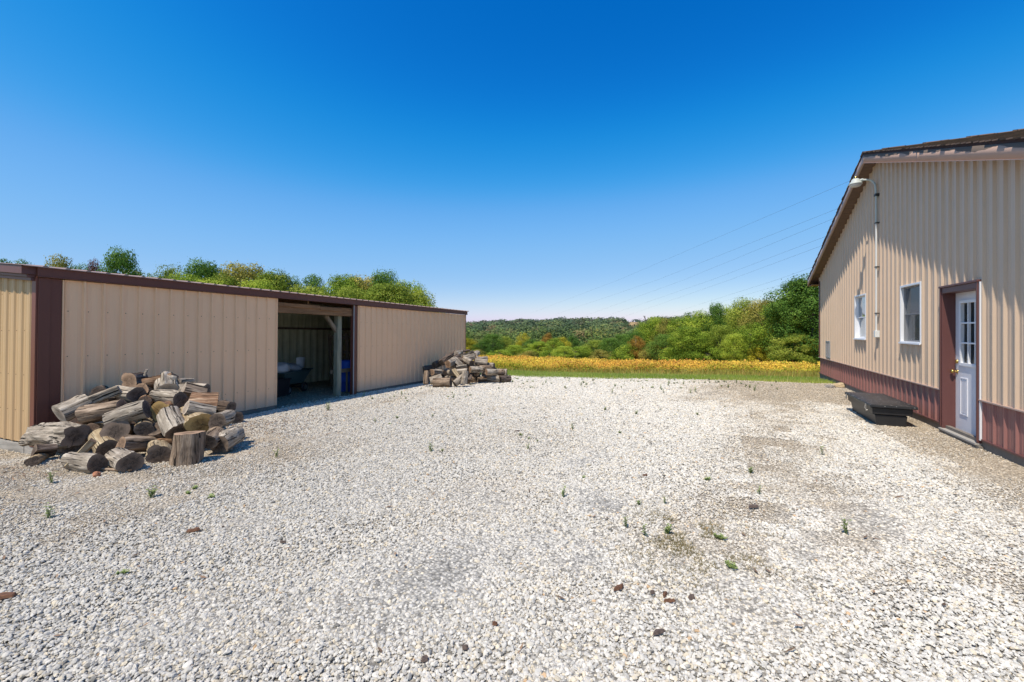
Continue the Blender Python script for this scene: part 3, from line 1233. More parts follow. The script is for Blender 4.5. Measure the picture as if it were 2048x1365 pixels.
    for (p, q) in ((8.49, 8.70), (8.04, 8.25)):
        r, s = 0.332, 0.885
        for (i, o_, dx) in ((0.0, 0.012, 0.010), (0.035, 0.045, 0.006)):
            for (u0, u1, w0, w1) in ((p + i, p + o_ + 0.008, r + i, s - i), (q - o_ - 0.008, q - i, r + i, s - i),
                                     (p + o_ + 0.008, q - o_ - 0.008, r + i, r + o_ + 0.008), (p + o_ + 0.008, q - o_ - 0.008, s - o_ - 0.008, s - i)):
                f.box(sx - dx - ox, sx + 0.001 - ox, u0 - oy, u1 - oy, w0, w1)
        f.box(sx - 0.005 - ox, sx + 0.001 - ox, p + 0.055 - oy, q - 0.055 - oy, r + 0.055, s - 0.055)
    f.build('raised_panel', M['door_white'], slab, 0.002)
    f = MB()
    t = 0.032
    for (p, q, r, s) in ((ga - 0.012, ga + t, gz0 - 0.012, gz1 + 0.012), (gb - t, gb + 0.012, gz0 - 0.012, gz1 + 0.012),
                         (ga + t, gb - t, gz0 - 0.012, gz0 + t), (ga + t, gb - t, gz1 - t, gz1 + 0.012)):
        f.box(sx - 0.018 - ox, sx + 0.03 - ox, p - oy, q - oy, r, s)
    gw, gh = (gb - ga - 2 * t), (gz1 - gz0 - 2 * t)
    for i in (1, 2):
        c = ga + t + gw * i / 3
        f.box(sx - 0.012 - ox, sx + 0.02 - ox, c - 0.011 - oy, c + 0.011 - oy, gz0 + t, gz1 - t)
        zc = gz0 + t + gh * i / 3
        for j in range(3):
            p = ga + t + gw * j / 3 + (0.011 if j else 0)
            q = ga + t + gw * (j + 1) / 3 - (0.011 if j < 2 else 0)
            f.box(sx - 0.0118 - ox, sx + 0.02 - ox, p - oy, q - oy, zc - 0.011, zc + 0.011)
    lt = f.build('glazing_frame', M['white'], slab, 0.002)
    f = MB()
    f.face([P(sx + 0.024, ga + t, gz0 + t), P(sx + 0.024, gb - t, gz0 + t), P(sx + 0.024, gb - t, gz1 - t), P(sx + 0.024, ga + t, gz1 - t)])
    f.build('pane', M['glass'], slab)
    f = MB()
    x1 = sx + 1.4
    f.face([P(x1, a, 0), P(x1, b, 0), P(x1, b, zt), P(x1, a, zt)])
    f.face([P(sx + 0.05, a, 0), P(x1, a, 0), P(x1, a, zt), P(sx + 0.05, a, zt)])
    f.face([P(sx + 0.05, b, 0), P(x1, b, 0), P(x1, b, zt), P(sx + 0.05, b, zt)])
    f.face([P(sx + 0.05, a, zt), P(x1, a, zt), P(x1, b, zt), P(sx + 0.05, b, zt)])
    f.build('hallway', M['room_wall'], slab)
    f = MB()
    f.lathe([(0.030, 0.0), (0.030, -0.008), (0.012, -0.012), (0.012, -0.035), (0.026, -0.045), (0.030, -0.060), (0.022, -0.074), (0.006, -0.078)], 20,
            (sx - 0.001 - ox, 8.79 - oy, 0.965), 'x')
    f.build('door_knob', M['brass'], slab)
    f = MB()
    f.lathe([(0.029, 0.0), (0.029, -0.012), (0.020, -0.022), (0.006, -0.024)], 20, (sx - 0.001 - ox, 8.79 - oy, 1.115), 'x')
    f.build('deadbolt', M['brass'], slab)
    return root


long_building()


# ------------------------------------------------------------------ lamp on its pipe
def wall_lamp():
    WX, Y = 3.22, 11.80
    r = thing('yard_light', 'grey dusk-to-dawn lamp on a white pipe running up the tan gable wall', 'lamp', (WX, Y, 1.5))
    px = WX - 0.055

    def P(x, y, z):
        return (x - WX, y - Y, z - 1.5)
    m = MB()
    m.tube([P(px, Y, 1.56), P(px, Y, 3.9)], 0.017, 12)
    m.build('conduit', M['conduit'], r)
    m = MB()
    m.tube([P(px, Y, 3.90), P(px, Y, 4.45)], 0.020, 12)
    for k in range(0, 11):
        pass
    arc = [P(px, Y, 4.45), P(px - 0.01, Y, 4.62)]
    for k in range(1, 9):
        t = k / 8 * math.pi * 0.46
        arc.append(P(px - 0.01 - 0.16 * (1 - math.cos(t)), Y + 0.01 * k, 4.68 + 0.20 * math.sin(t)))
    arc.append(P(px - 0.235, Y + 0.10, 4.895))
    m.tube(arc, 0.021, 12)
    m.build('arm', M['lamp_body'], r)
    for z in (1.95, 2.95, 3.9):
        m = MB()
        m.box(px - 0.026 - WX, -0.001, -0.035, 0.035, z - 1.5 - 0.010, z - 1.5 + 0.010)
        m.build('strap', M['black'], r)
    m = MB()
    m.box(px - 0.032 - WX, -0.001, -0.055, 0.055, 4.48 - 1.5, 4.53 - 1.5)
    m.build('bracket', M['black'], r, 0.006)
    m = MB()
    m.box(px - 0.035 - WX, -0.002, -0.05, 0.05, 1.43 - 1.5, 1.575 - 1.5)
    m.build('junction_box', M['conduit'], r, 0.006)
    hx, hy, hz = px - 0.33, Y + 0.13, 4.87
    m = MB()
    # slip collar
    m.tube([P(px - 0.20, Y + 0.09, 4.895), P(hx + 0.09, hy - 0.01, 4.888)], [0.032, 0.036], 12)
    m.build('collar', M['lamp_body'], r, 0)
    m = MB()
    c = P(hx, hy, hz)
    m.lathe([(0.02, 0.08), (0.055, 0.07), (0.075, 0.05), (0.085, 0.01), (0.108, -0.015), (0.122, -0.04), (0.124, -0.055), (0.118, -0.055)], 26, c)
    m.build('lamp_head', M['lamp_body'], r)
    m = MB()
    m.lathe([(0.112, -0.056), (0.105, -0.078), (0.085, -0.098), (0.04, -0.110), (0.005, -0.112)], 26, c)
    m.build('lens', M['bag_white'], r)
    m = MB()
    m.lathe([(0.03, 0.085), (0.03, 0.115), (0.024, 0.12)], 16, c)
    m.build('photocell', M['brass'], r)


wall_lamp()


# ------------------------------------------------------------------ black toolbox
def toolbox():
    z = 0.0
    g1 = gnd(1750, 852)
    g2 = gnd(1701.5, 822)
    g3 = gnd(1815.4, 856)
    yaw = math.atan2(g2.x - g1.x, g2.y - g1.y)
    r = thing('toolbox', 'black lidded plastic truck toolbox lying on the gravel beside the maroon wainscot', 'toolbox',
              (g1.x, g1.y, g1.z - 0.005), (0, 0, -yaw))
    L = (g2 - g1).length
    W = 0.42
    m = MB()
    # tapered body: lower box and wider shoulder
    zs = [0.0, 0.19, 0.20, 0.31]
    x0 = [0.03, 0.0, -0.035, -0.045]
    x1 = [W - 0.02, W + 0.0, W + 0.05, W + 0.06]
    y0 = [0.03, 0.0, -0.02, -0.03]
    y1 = [L - 0.03, L, L + 0.02, L + 0.03]
    loops = [[(x0[i], y0[i], zs[i]), (x1[i], y0[i], zs[i]), (x1[i], y1[i], zs[i]), (x0[i], y1[i], zs[i])] for i in range(4)]
    m.prism(loops[0], loops[1])
    m.prism(loops[2], loops[3])
    m.build('body', M['black'], r, 0.01)
    m = MB()
    a, b, c, d = -0.085, W + 0.11, -0.075, L + 0.075
    m.prism([(a, c, 0.318), (b, c, 0.318), (b, d, 0.318), (a, d, 0.318)], [(a + 0.006, c + 0.006, 0.364), (b - 0.006, c + 0.006, 0.364), (b - 0.006, d - 0.006, 0.364), (a + 0.006, d - 0.006, 0.364)])
    # domed top
    n = 8
    for i in range(n):
        for j in range(n):
            q = []
            for (ii, jj) in ((i, j), (i + 1, j), (i + 1, j + 1), (i, j + 1)):
                u, v = ii / n, jj / n
                h = 0.365 + 0.022 * (1 - (2 * u - 1) ** 4) * (1 - (2 * v - 1) ** 4)
                q.append((a + 0.012 + (b - a - 0.024) * u, c + 0.012 + (d - c - 0.024) * v, h))
            m.face(q, 0, True)
    m.build('lid', M['lid'], r, 0.008)
    for yy in (0.13, L - 0.10):
        m = MB()
        m.box(a - 0.012, a - 0.001, yy - 0.025, yy + 0.025, 0.25, 0.345)
        m.box(a - 0.022, a - 0.013, yy - 0.012, yy + 0.012, 0.27, 0.31)
        m.build('latch', M['steel'], r, 0.003)
    m = MB()
    m.tube([(a + 0.02, 0.13, 0.24), (a - 0.006, 0.13, 0.235)], 0.012, 10)
    m.build('lock', M['steel'], r)


toolbox()


# ------------------------------------------------------------------ low shed on the left
SH_ROT = YAW - math.radians(22.7287)
SH_LOC = Vector((-8.2853 * math.cos(SH_ROT) - 2.93 * math.sin(SH_ROT), -8.2853 * math.sin(SH_ROT) + 2.93 * math.cos(SH_ROT), 0))
SH_TILT = -0.0117
SH_MAT = Matrix.Translation(SH_LOC + Vector((0, 0, -0.034))) @ Matrix.Rotation(SH_ROT, 4, 'Z') @ Matrix.Rotation(SH_TILT, 4, 'X')


def shw(x, y, z=0.0):
    """world point of a shed-frame point; z above the local ground"""
    p = SH_MAT @ Vector((x, y, 0))
    return Vector((p.x, p.y, ground_z(p.x, p.y) + z))


def shed():
    root = thing('metal_shed', 'low tan metal shed with brown trim and an open doorway in its long side', 'shed')
    root.matrix_world = SH_MAT
    L = 12.05
    D = 3.5
    T = 2.495
    RP = 0.09
    # long wall: two sheeted panels
    mp = lambda s, o, z: (0.0 + o, s, z)
    for (a, b) in ((0.268, 3.687), (6.155, 12.03)):
        m = MB()
        ribbed(m, a, b, lambda s: 0.045, lambda s: 2.345, mp, phase=0.722, rows=(0.42, 1.25, 1.90), h=0.030, minor=0.002, wb=0.026, wt=0.010)
        m.box(-0.05, -0.002, a, b, 0.05, 2.34)
        m.box(-0.05, 0.019, b + 0.0005, b + 0.018, 0.05, 2.34)
        m.box(-0.05, 0.019, a - 0.018, a - 0.0005, 0.05, 2.34)
        p = m.build('sliding_panel', [M['tan_shed'], M['screw']], root)
        p['label'] = 'tan ribbed panel left of the doorway' if a < 1 else 'tan ribbed panel right of the doorway'
    # end wall facing the camera side
    m = MB()
    ribbed(m, -D + 0.02, -0.10, lambda s: 0.062, lambda s: T - 0.16 - RP * s, lambda s, o, z: (s, -0.0 - o, z), phase=-0.165, rows=(0.07, 0.50, 1.00, 1.62, 2.15), h=0.019, minor=0.004)
    m.build('end_siding', [M['tan_end'], M['screw']], root)
    # far end and back
    m = MB()
    ribbed(m, -D, -0.0, lambda s: 0.0, lambda s: T - 0.16 - RP * s, lambda s, o, z: (s, L - 0.05 + o, z), phase=0)
    ribbed(m, 0.0, L, lambda s: 0.0, lambda s: T - 0.1 + RP * D, lambda s, o, z: (-D - 0.12 - o, s, z), phase=0)
    m.build('rear_siding', [M['tan_end'], M['screw']], root)
    # corner boards
    m = MB()
    m.box(-0.098, 0.014, -0.022, 0.0, 0.03, 2.36)
    m.build('corner_trim', M['brown_trim_red'], root, 0.003)
    m = MB()
    m.box(-0.04, 0.024, 0.001, 0.125, 0.0, 2.348)
    m.box(-0.04, 0.012, 0.127, 0.245, 0.0, 2.348)
    m.build('corner_post_cover', M['brown_trim'], root, 0.003)
    # far corner post
    m = MB()
    m.box(-0.05, 0.022, 12.052, 12.085, 0.0, 2.35)
    m.build('corner_trim', M['brown_trim'], root, 0.003)
    # fascia over the long side
    m = MB()
    m.box(0.0, 0.055, -0.02, 12.14, 2.352, T)
    m.box(0.056, 0.062, -0.02, 12.14, 2.352, 2.368)
    m.build('fascia', M['brown_trim'], root, 0.003)
    # rake box on the end wall
    m = MB()
    q = lambda x, y, z: (x, y, z - RP * x)
    m.prism([q(0.012, -0.16, T - 0.115), q(-D, -0.16, T - 0.115), q(-D, 0.0, T - 0.115), q(0.012, 0.0, T - 0.115)],
            [q(0.012, -0.16, T + 0.0), q(-D, -0.16, T + 0.0), q(-D, 0.0, T + 0.0), q(0.012, 0.0, T + 0.0)])
    m.prism([q(-0.01, -0.10, T - 0.155), q(-D, -0.10, T - 0.155), q(-D, -0.001, T - 0.155), q(-0.01, -0.001, T - 0.155)],
            [q(-0.01, -0.10, T - 0.117), q(-D, -0.10, T - 0.117), q(-D, -0.001, T - 0.117), q(-0.01, -0.001, T - 0.117)])
    m.prism([q(-0.02, -0.06, T - 0.20), q(-D, -0.06, T - 0.20), q(-D, -0.022, T - 0.20), q(-0.02, -0.022, T - 0.20)],
            [q(-0.02, -0.06, T - 0.157), q(-D, -0.06, T - 0.157), q(-D, -0.022, T - 0.157), q(-0.02, -0.022, T - 0.157)])
    m.build('rake_trim', M['maroon_dark'], root, 0.003)
    # ribbed roof: ribs run across, their ends show over the fascia
    m = MB()
    s = -0.14
    pitch = 0.2286
    prof = []
    c = 0.05
    ys = [(-0.17, 0)]
    while c < 12.2:
        ys += [(c - 0.034, 0), (c - 0.012, 0.02), (c + 0.012, 0.02), (c + 0.034, 0)]
        c += pitch
    ys.append((12.2, 0))
    x0, x1 = 0.085, -D - 0.2
    for (a, ha), (b, hb) in zip(ys, ys[1:]):
        zt = lambda x, h: T + 0.004 - RP * x + h
        m.face([(x0, a, zt(x0, ha)), (x0, b, zt(x0, hb)), (x1, b, zt(x1, hb)), (x1, a, zt(x1, ha))])
        m.face([(x0, a, T - 0.006 - RP * x0), (x0, b, T - 0.006 - RP * x0), (x0, b, zt(x0, hb)), (x0, a, zt(x0, ha))])
    m.face([(x0, -0.17, T - 0.006 - RP * x0), (x0, 12.2, T - 0.006 - RP * x0), (x1, 12.2, T - 0.006 - RP * x1), (x1, -0.17, T - 0.006 - RP * x1)])
    m.build('roof', M['roof_metal'], root)
    # skirt boards
    m = MB()
    m.box(-0.035, -0.006, 0.25, 3.69, -0.25, 0.040)
    m.box(-0.035, -0.006, 6.16, 12.05, -0.25, 0.040)
    m.build('skirt_board', M['skirt'], root)
    m = MB()
    m.box(-D, -0.33, -0.012, 0.02, -0.12, 0.040)
    m.build('skirt_board', M['plank_grey'], root)
    m = MB()
    m.box(-0.324, -0.27, -0.016, 0.02, -0.12, 0.039)
    m.box(-0.262, 0.0, -0.012, 0.02, -0.12, 0.040)
    m.build('skirt_board', M['plank_grey'], root)
    # doorway: header, post, brace, far jamb
    m = MB()
    m.box(-0.16, -0.06, 3.0, 6.6, 2.05, 2.26)
    m.box(-0.055, -0.03, 3.3, 4.9, 2.19, 2.27)
    m.box(-0.055, -0.03, 4.91, 5.6, 2.16, 2.24)
    m.build('header_beam', M['beam'], root, 0.005)
    m = MB()
    m.box(-0.30, -0.165, 5.60, 5.74, -0.3, 2.20)
    m.build('post', M['post'], root, 0.006)
    m = MB()
    m.prism([(-0.27, 5.595, 1.62), (-0.20, 5.595, 1.62), (-0.20, 5.595, 1.75), (-0.27, 5.595, 1.75)],
            [(-0.27, 5.22, 2.04), (-0.20, 5.22, 2.04), (-0.20, 5.32, 2.048), (-0.27, 5.32, 2.048)])
    m.build('brace', M['pallet'], root)
    m = MB()
    m.box(-0.12, -0.01, 6.00, 6.13, -0.1, 2.345)
    m.build('jamb', M['brown_trim'], root, 0.004)
    m = MB()
    m.box(-0.009, 0.004, 5.985, 6.01, -0.1, 2.345)
    m.build('jamb_edge', M['grey_metal'], root)
    # interior: corrugated back, girts, plates
    m = MB()
    ribbed(m, 0.05, L - 0.1, lambda s: -0.2, lambda s: 1.72, lambda s, o, z: (-D + 0.05 + o, s, z), pitch=0.27, phase=0.1, h=0.045, minor=0, wb=0.10, wt=0.03)
    ribbed(m, 0.05, L - 0.1, lambda s: 1.74, lambda s: 2.75, lambda s, o, z: (-D + 0.03 + o, s, z), pitch=0.27, phase=0.2, h=0.02, minor=0, wb=0.06, wt=0.02)
    m.build('back_wall', M['back_metal'], root)
    m = MB()
    m.box(-D + 0.1, -D + 0.14, 0.1, L - 0.1, 1.72, 1.78)
    m.build('girt', M['pallet'], root)
    for y in (2.2, 4.6, 7.2, 9.6):
        m = MB()
        m.prism([(-D + 0.1, y, 2.58), (-0.12, y, 2.27), (-0.12, y + 0.045, 2.27), (-D + 0.1, y + 0.045, 2.58)],
                [(-D + 0.1, y, 2.76), (-0.12, y, 2.45), (-0.12, y + 0.045, 2.45), (-D + 0.1, y + 0.045, 2.76)])
        m.build('rafter', M['beam'], root)
    m = MB()
    m.box(-D + 0.15, -D + 0.29, 5.3, 5.44, -0.2, 2.6)
    m.build('post', M['post'], root)
    return root


shed()


def shed_contents():
    # blue drum behind the post
    p = shw(-0.72, 6.52)
    o = thing('plastic_drum', 'blue plastic drum standing in the shed doorway behind the treated post', 'drum', p)
    m = MB()
    R = 0.29
    prof = [(R - 0.02, 0), (R, 0.02), (R, 0.28), (R + 0.012, 0.29), (R + 0.012, 0.31), (R, 0.32), (R, 0.56), (R + 0.012, 0.57), (R + 0.012, 0.59), (R, 0.60),
            (R, 0.80), (R - 0.02, 0.86), (R - 0.05, 0.88), (0.01, 0.88)]
    m.lathe(prof, 32)
    m.build('barrel_body', M['blue_plastic'], o)
    m = MB()
    m.lathe([(0.03, 0.88), (0.03, 0.895), (0.02, 0.9)], 14, (0.15, 0, 0))
    m.build('bung', M['blue_plastic'], o)
    # rail across in front of the drum
    p = shw(-0.36, 5.95)
    o = thing('wood_rail', 'short weathered board crossing in front of the blue drum', 'board', p, (0, 0, SH_ROT))
    m = MB()
    m.box(-0.02, 0.02, -0.38, 0.30, 0.58, 0.68)
    m.build('board', M['pallet'], o, 0.004)
    m = MB()
    m.box(-0.02, 0.02, 0.17, 0.21, 0.0, 0.579)
    m.build('upright', M['pallet'], o, 0.004)
    # pallet upright behind the drum
    p = shw(-1.35, 7.15)
    o = thing('wooden_pallet', 'grey wooden pallet stood on edge in the dark behind the blue drum', 'pallet', p, (0.06, 0, SH_ROT))
    for z in (0.02, 0.52, 1.02, 1.46):
        m = MB()
        m.box(-0.6, 0.6, -0.02, 0.0, z, z + 0.10)
        m.build('slat', M['pallet'], o)
    for x in (-0.58, -0.36, -0.13, 0.1, 0.33, 0.54):
        m = MB()
        m.box(x, x + 0.10, -0.045, -0.022, 0.0, 1.62)
        m.build('slat', M['pallet'], o)
    # dump cart
    p = shw(-1.95, 5.60)
    o = thing('garden_cart', 'dark green garden dump cart on black wheels, loaded with grey sacks, inside the shed', 'cart', p, (0, 0, SH_ROT + 0.25))
    m = MB()
    bt = [(-0.28, -0.45, 0.27), (0.28, -0.45, 0.27), (0.28, 0.30, 0.24), (-0.28, 0.30, 0.24)]
    tp = [(-0.38, -0.62, 0.58), (0.38, -0.62, 0.58), (0.38, 0.55, 0.60), (-0.38, 0.55, 0.60)]
    m.prism(bt, tp)
    m.build('tub', M['cart_green'], o, 0.02)
    m = MB()
    m.tube([(-0.39, -0.63, 0.59), (0.39, -0.63, 0.59), (0.39, 0.56, 0.61), (-0.39, 0.56, 0.61), (-0.39, -0.63, 0.59)], 0.018, 8)
    m.build('rim', M['cart_green'], o)
    m = MB()
    m.box(-0.18, -0.14, -0.5, 0.45, 0.20, 0.235)
    m.box(0.14, 0.18, -0.5, 0.45, 0.20, 0.235)
    m.tube([(-0.3, 0.28, 0.13), (0.3, 0.28, 0.13)], 0.014, 8)
    m.tube([(-0.3, -0.40, 0.13), (0.3, -0.40, 0.13)], 0.014, 8)
    m.box(-0.02, 0.02, 0.26, 0.30, 0.13, 0.22)
    m.box(-0.02, 0.02, -0.42, -0.38, 0.13, 0.22)
    m.build('chassis', M['black'], o)
    for (x, y) in ((-0.32, 0.28), (0.32, 0.28), (-0.32, -0.40), (0.32, -0.40)):
        m = MB()
        m.lathe([(0.07, -0.035), (0.11, -0.035), (0.13, -0.02), (0.13, 0.02), (0.11, 0.035), (0.07, 0.035)], 24, (x, y, 0.13), 'x')
        w = m.build('wheel', M['black'], o)
        m = MB()
        m.lathe([(0.072, -0.037), (0.03, -0.042), (0.03, 0.042), (0.072, 0.037)], 18, (x, y, 0.13), 'x')
        m.build('rim', M['steel'], w)
    m = MB()
    m.tube([(0, -0.45, 0.2), (0.05, -0.8, 0.35), (0.08, -1.05, 0.62)], 0.016, 8)
    m.tube([(0.0, -1.05, 0.62), (0.16, -1.05, 0.62)], 0.016, 8)
    m.build('handle', M['black'], o)

    def sack(name, label, cat, loc, size, seed, mat, rot=(0, 0, 0)):
        import bmesh
        bm = bmesh.new()
        bmesh.ops.create_icosphere(bm, subdivisions=3, radius=1)
        for v in bm.verts:
            n = mnoise.fractal(v.co * 1.6 + Vector((seed, 0, 0)), 1.0, 2.0, 4)
            v.co *= 1 + 0.28 * n
            v.co.x *= size[0]
            v.co.y *= size[1]
            v.co.z *= size[2]
        me = bpy.data.meshes.new(name)
        bm.to_mesh(me)
        bm.free()
        for pl in me.polygons:
            pl.use_smooth = True
        me.materials.append(mat)
        q = bpy.data.objects.new(name, me)
        COL.objects.link(q)
        q.location = loc
        q.rotation_euler = rot
        tag(q, label, cat)
        return q
    base = Vector(p)
    rz = Matrix.Rotation(SH_ROT + 0.25, 3, 'Z')
    sack('sack', 'pale grey bulging sack on the near end of the garden cart', 'sack', base + rz @ Vector((0.05, -0.42, 0.70)), (0.30, 0.30, 0.15), 3, M['bag_white'])
    sack('sack', 'darker grey sack slumped in the middle of the garden cart', 'sack', base + rz @ Vector((0.0, 0.10, 0.68)), (0.27, 0.30, 0.12), 9, M['bag_grey'])
    # white scoop standing up at the end of the cart
    m = MB()
    n = 12
    inner, outer = [], []
    for i in range(n + 1):
        a = -0.9 + 1.8 * i / n
        for lst, r in ((outer, 0.20), (inner, 0.188)):
            lst.append((0.18 * math.sin(a) * r / 0.20, -0.1 + r * math.cos(a)))
    for i in range(n):
        for lst in (outer, inner):
            (x0, y0), (x1, y1) = lst[i], lst[i + 1]
            m.face([(x0 * 0.8, y0, 0.0), (x1 * 0.8, y1, 0.0), (x1, y1 + 0.05, 0.26), (x0, y0 + 0.05, 0.26)], 0, True)
        (x0, y0), (x1, y1) = outer[i], outer[i + 1]
        (x2, y2), (x3, y3) = inner[i], inner[i + 1]
        m.face([(x0, y0 + 0.05, 0.26), (x1, y1 + 0.05, 0.26), (x3, y3 + 0.05, 0.26), (x2, y2 + 0.05, 0.26)])
        m.face([(x0 * 0.8, y0, 0.0), (x1 * 0.8, y1, 0.0), (0, -0.1, -0.05)])
    q = m.build('scoop', M['bag_white'])
    q.location = base + rz @ Vector((0.12, 0.38, 0.66))
    q.rotation_euler = (0.15, 0, SH_ROT + 0.3)
    tag(q, 'white curved plastic scoop standing up at the far end of the garden cart', 'scoop')
    # black bin in front of the cart
    p = shw(-1.6, 4.90)
    o = thing('storage_bin', 'black bin just inside the shed doorway, half hidden by the left panel', 'bin', p, (0, 0, SH_ROT + 0.1))
    m = MB()
    m.prism([(-0.22, -0.28, 0), (0.22, -0.28, 0), (0.22, 0.28, 0), (-0.22, 0.28, 0)], [(-0.25, -0.31, 0.42), (0.25, -0.31, 0.42), (0.25, 0.31, 0.42), (-0.25, 0.31, 0.42)])
    m.build('tub', M['black'], o, 0.01)
    m = MB()
    m.box(-0.27, 0.27, -0.33, 0.33, 0.421, 0.45)
    m.build('lid', M['black'], o, 0.01)
    # straw litter
    n = 5200
    V = np.zeros((n, 4, 3))
    C = np.zeros((n, 4, 3))
    rr = random.Random(2)
    for i in range(n):
        x, y = rr.uniform(-3.3, -0.15), rr.uniform(3.0, 8.5)
        if rr.random() < 0.45:
            x = -0.15 - abs(rr.gauss(0, 0.8))
        w = shw(max(x, -3.3), y, 0.012 + rr.random() * 0.03)
        a = rr.random() * 6.28
        l, t = rr.uniform(0.04, 0.12), 0.0035
        d = Vector((math.cos(a), math.sin(a), rr.uniform(-0.25, 0.25)))
        e = Vector((-math.sin(a), math.cos(a), 0)) * t
        V[i] = [w - d * l / 2 - e, w + d * l / 2 - e, w + d * l / 2 + e, w - d * l / 2 + e]
        c = np.array((0.34, 0.33, 0.24)) * rr.uniform(0.5, 1.3)
        C[i] = c
    q = np_mesh('straw_litter', V.reshape(-1, 3), np.arange(n * 4).reshape(-1, 4), M['straw'], {'col': C.reshape(-1, 3)})
    tag(q, 'loose straw and hay scattered over the dirt floor of the shed', 'straw', kind='stuff')


shed_contents()


# ------------------------------------------------------------------ logs
def make_log(A, B, r, kind='round', wood='grey', cut='dark', cut2=None, label='', group=None, seed=0, name='log', taper=0.93, bend=0.0, knots=1, squash=1.0):
    rr = random.Random(seed * 31 + 5)
    A, B = Vector(A), Vector(B)
    d = B - A
    L = max(d.length, 0.05)
    mid = (A + B) / 2
    q = d.to_track_quat('X', 'Z')
    n, nl = 26, 14
    ph = [rr.uniform(0, 6.28) for _ in range(6)]
    so = Vector((seed * 3.7, seed * 1.3, 0))
    roll = rr.uniform(-0.6, 0.6)
    knot = [(rr.uniform(-0.3, 0.3) * L, rr.uniform(0, 6.28), rr.uniform(0.2, 0.32)) for _ in range(knots)]
    rings = []
    for i in range(nl + 1):
        t = i / nl
        x = -L / 2 + L * t
        row = []
        for k in range(n):
            a = 2 * math.pi * k / n
            rad = r * (1 + (taper - 1) * t)
            rad *= 1 + 0.07 * math.sin(2 * a + ph[0]) + 0.04 * math.sin(3 * a + ph[1] + 1.5 * t) + 0.02 * math.sin(5 * a + ph[2])
            cx, cy = math.cos(a), math.sin(a)
            nn = mnoise.fractal(Vector((x * 3 / max(r, .05) * 0.12, cx * 1.1, cy * 1.1)) + so, 0.9, 2.0, 4)
            nf = mnoise.noise(Vector((x * 5, cx * 5, cy * 5)) + so)
            if kind == 'gnarl':
                rad *= 1 + 0.34 * nn + 0.08 * nf
            elif kind == 'split':
                rad *= 1 + 0.10 * nn + 0.03 * nf
            else:
                rad *= 1 + 0.11 * nn + 0.035 * nf
            for (kx, ka, kh) in knot:
                da = math.atan2(math.sin(a - ka), math.cos(a - ka))
                rad *= 1 + kh * math.exp(-((x - kx) / (0.35 * r)) ** 2 - (da / 0.42) ** 2)
            # longitudinal drying cracks
            for c in (ph[3], ph[4]):
                da = math.atan2(math.sin(a - c), math.cos(a - c))
                rad *= 1 - 0.13 * math.exp(-(da / 0.10) ** 2)
            y, z = rad * cx, rad * cy * squash
            if kind in ('split', 'slab'):
                lim = 0.12 * r + 0.05 * r * nf if kind == 'split' else 0.05 * r
                if y > lim:
                    y = lim + (y - lim) * 0.06
                if kind == 'slab':
                    if y < -0.55 * r:
                        y = -0.55 * r + (y + 0.55 * r) * 0.1
            if i in (0, nl):
                y *= 0.985
                z *= 0.985
            z += bend * (4 * t * (1 - t) - 0.5) * r
            jx = 0.0
            if i in (0, nl):
                jx = 0.02 * r * nf + (0.10 * r * (cx * math.cos(ph[5]) + cy * math.sin(ph[5]))) * (1 if i == 0 else -0.7)
            row.append((x + jx, y, z))
        rings.append(row)
    mb = MB()
    for row in rings:
        mb.v += row
    for i in range(nl):
        for k in range(n):
            j = (k + 1) % n
            mb.f.append((i * n + k, i * n + j, (i + 1) * n + j, (i + 1) * n + k))
            mb.m.append(0)
            mb.sm.append(kind == 'round')
    o = mb.build(name, LOGM[wood])
    tag(o, label, 'log' if name == 'log' else 'firewood', group)
    o.rotation_mode = 'QUATERNION'
    from mathutils import Quaternion
    o.rotation_quaternion = q @ Quaternion((1, 0, 0), roll if kind == 'round' else rr.uniform(-3.1, 3.1))
    o.location = mid
    for e, row in ((0, rings[0]), (1, rings[-1])):
        c = MB()
        sg = -1 if e == 0 else 1
        cc = Vector((0, 0, 0))
        for p in row:
            cc += Vector(p)
        cc /= n
        levels = [1.0, 0.8, 0.55, 0.28]
        for li, lv in enumerate(levels):
            for k, p in enumerate(row):
                v = cc + (Vector(p) - cc) * lv
                if li:
                    v.x += 0.03 * r * mnoise.noise(v * 14 + so)
                v.x += sg * 0.001
                c.v.append(tuple(v))
        c.v.append(tuple(cc))
        for li in range(len(levels) - 1):
            for k in range(n):
                j = (k + 1) % n
                c.f.append((li * n + k, li * n + j, (li + 1) * n + j, (li + 1) * n + k))
                c.m.append(0)
                c.sm.append(False)
        b = (len(levels) - 1) * n
        for k in range(n):
            c.f.append((b + k, b + (k + 1) % n, len(levels) * n))
            c.m.append(0)
            c.sm.append(False)
        c.build('cut_face', CUTM[cut if e == 0 else (cut2 or cut)], o)
    return o


def on_ground_fix(A, B, r):
    """lift a log so that it does not sink into the ground"""
    for P_ in (A, B):
        g = ground_z(P_.x, P_.y) + r * 0.80
        if P_.z < g:
            P_.z = g
    return A, B


Z1 = 3.793
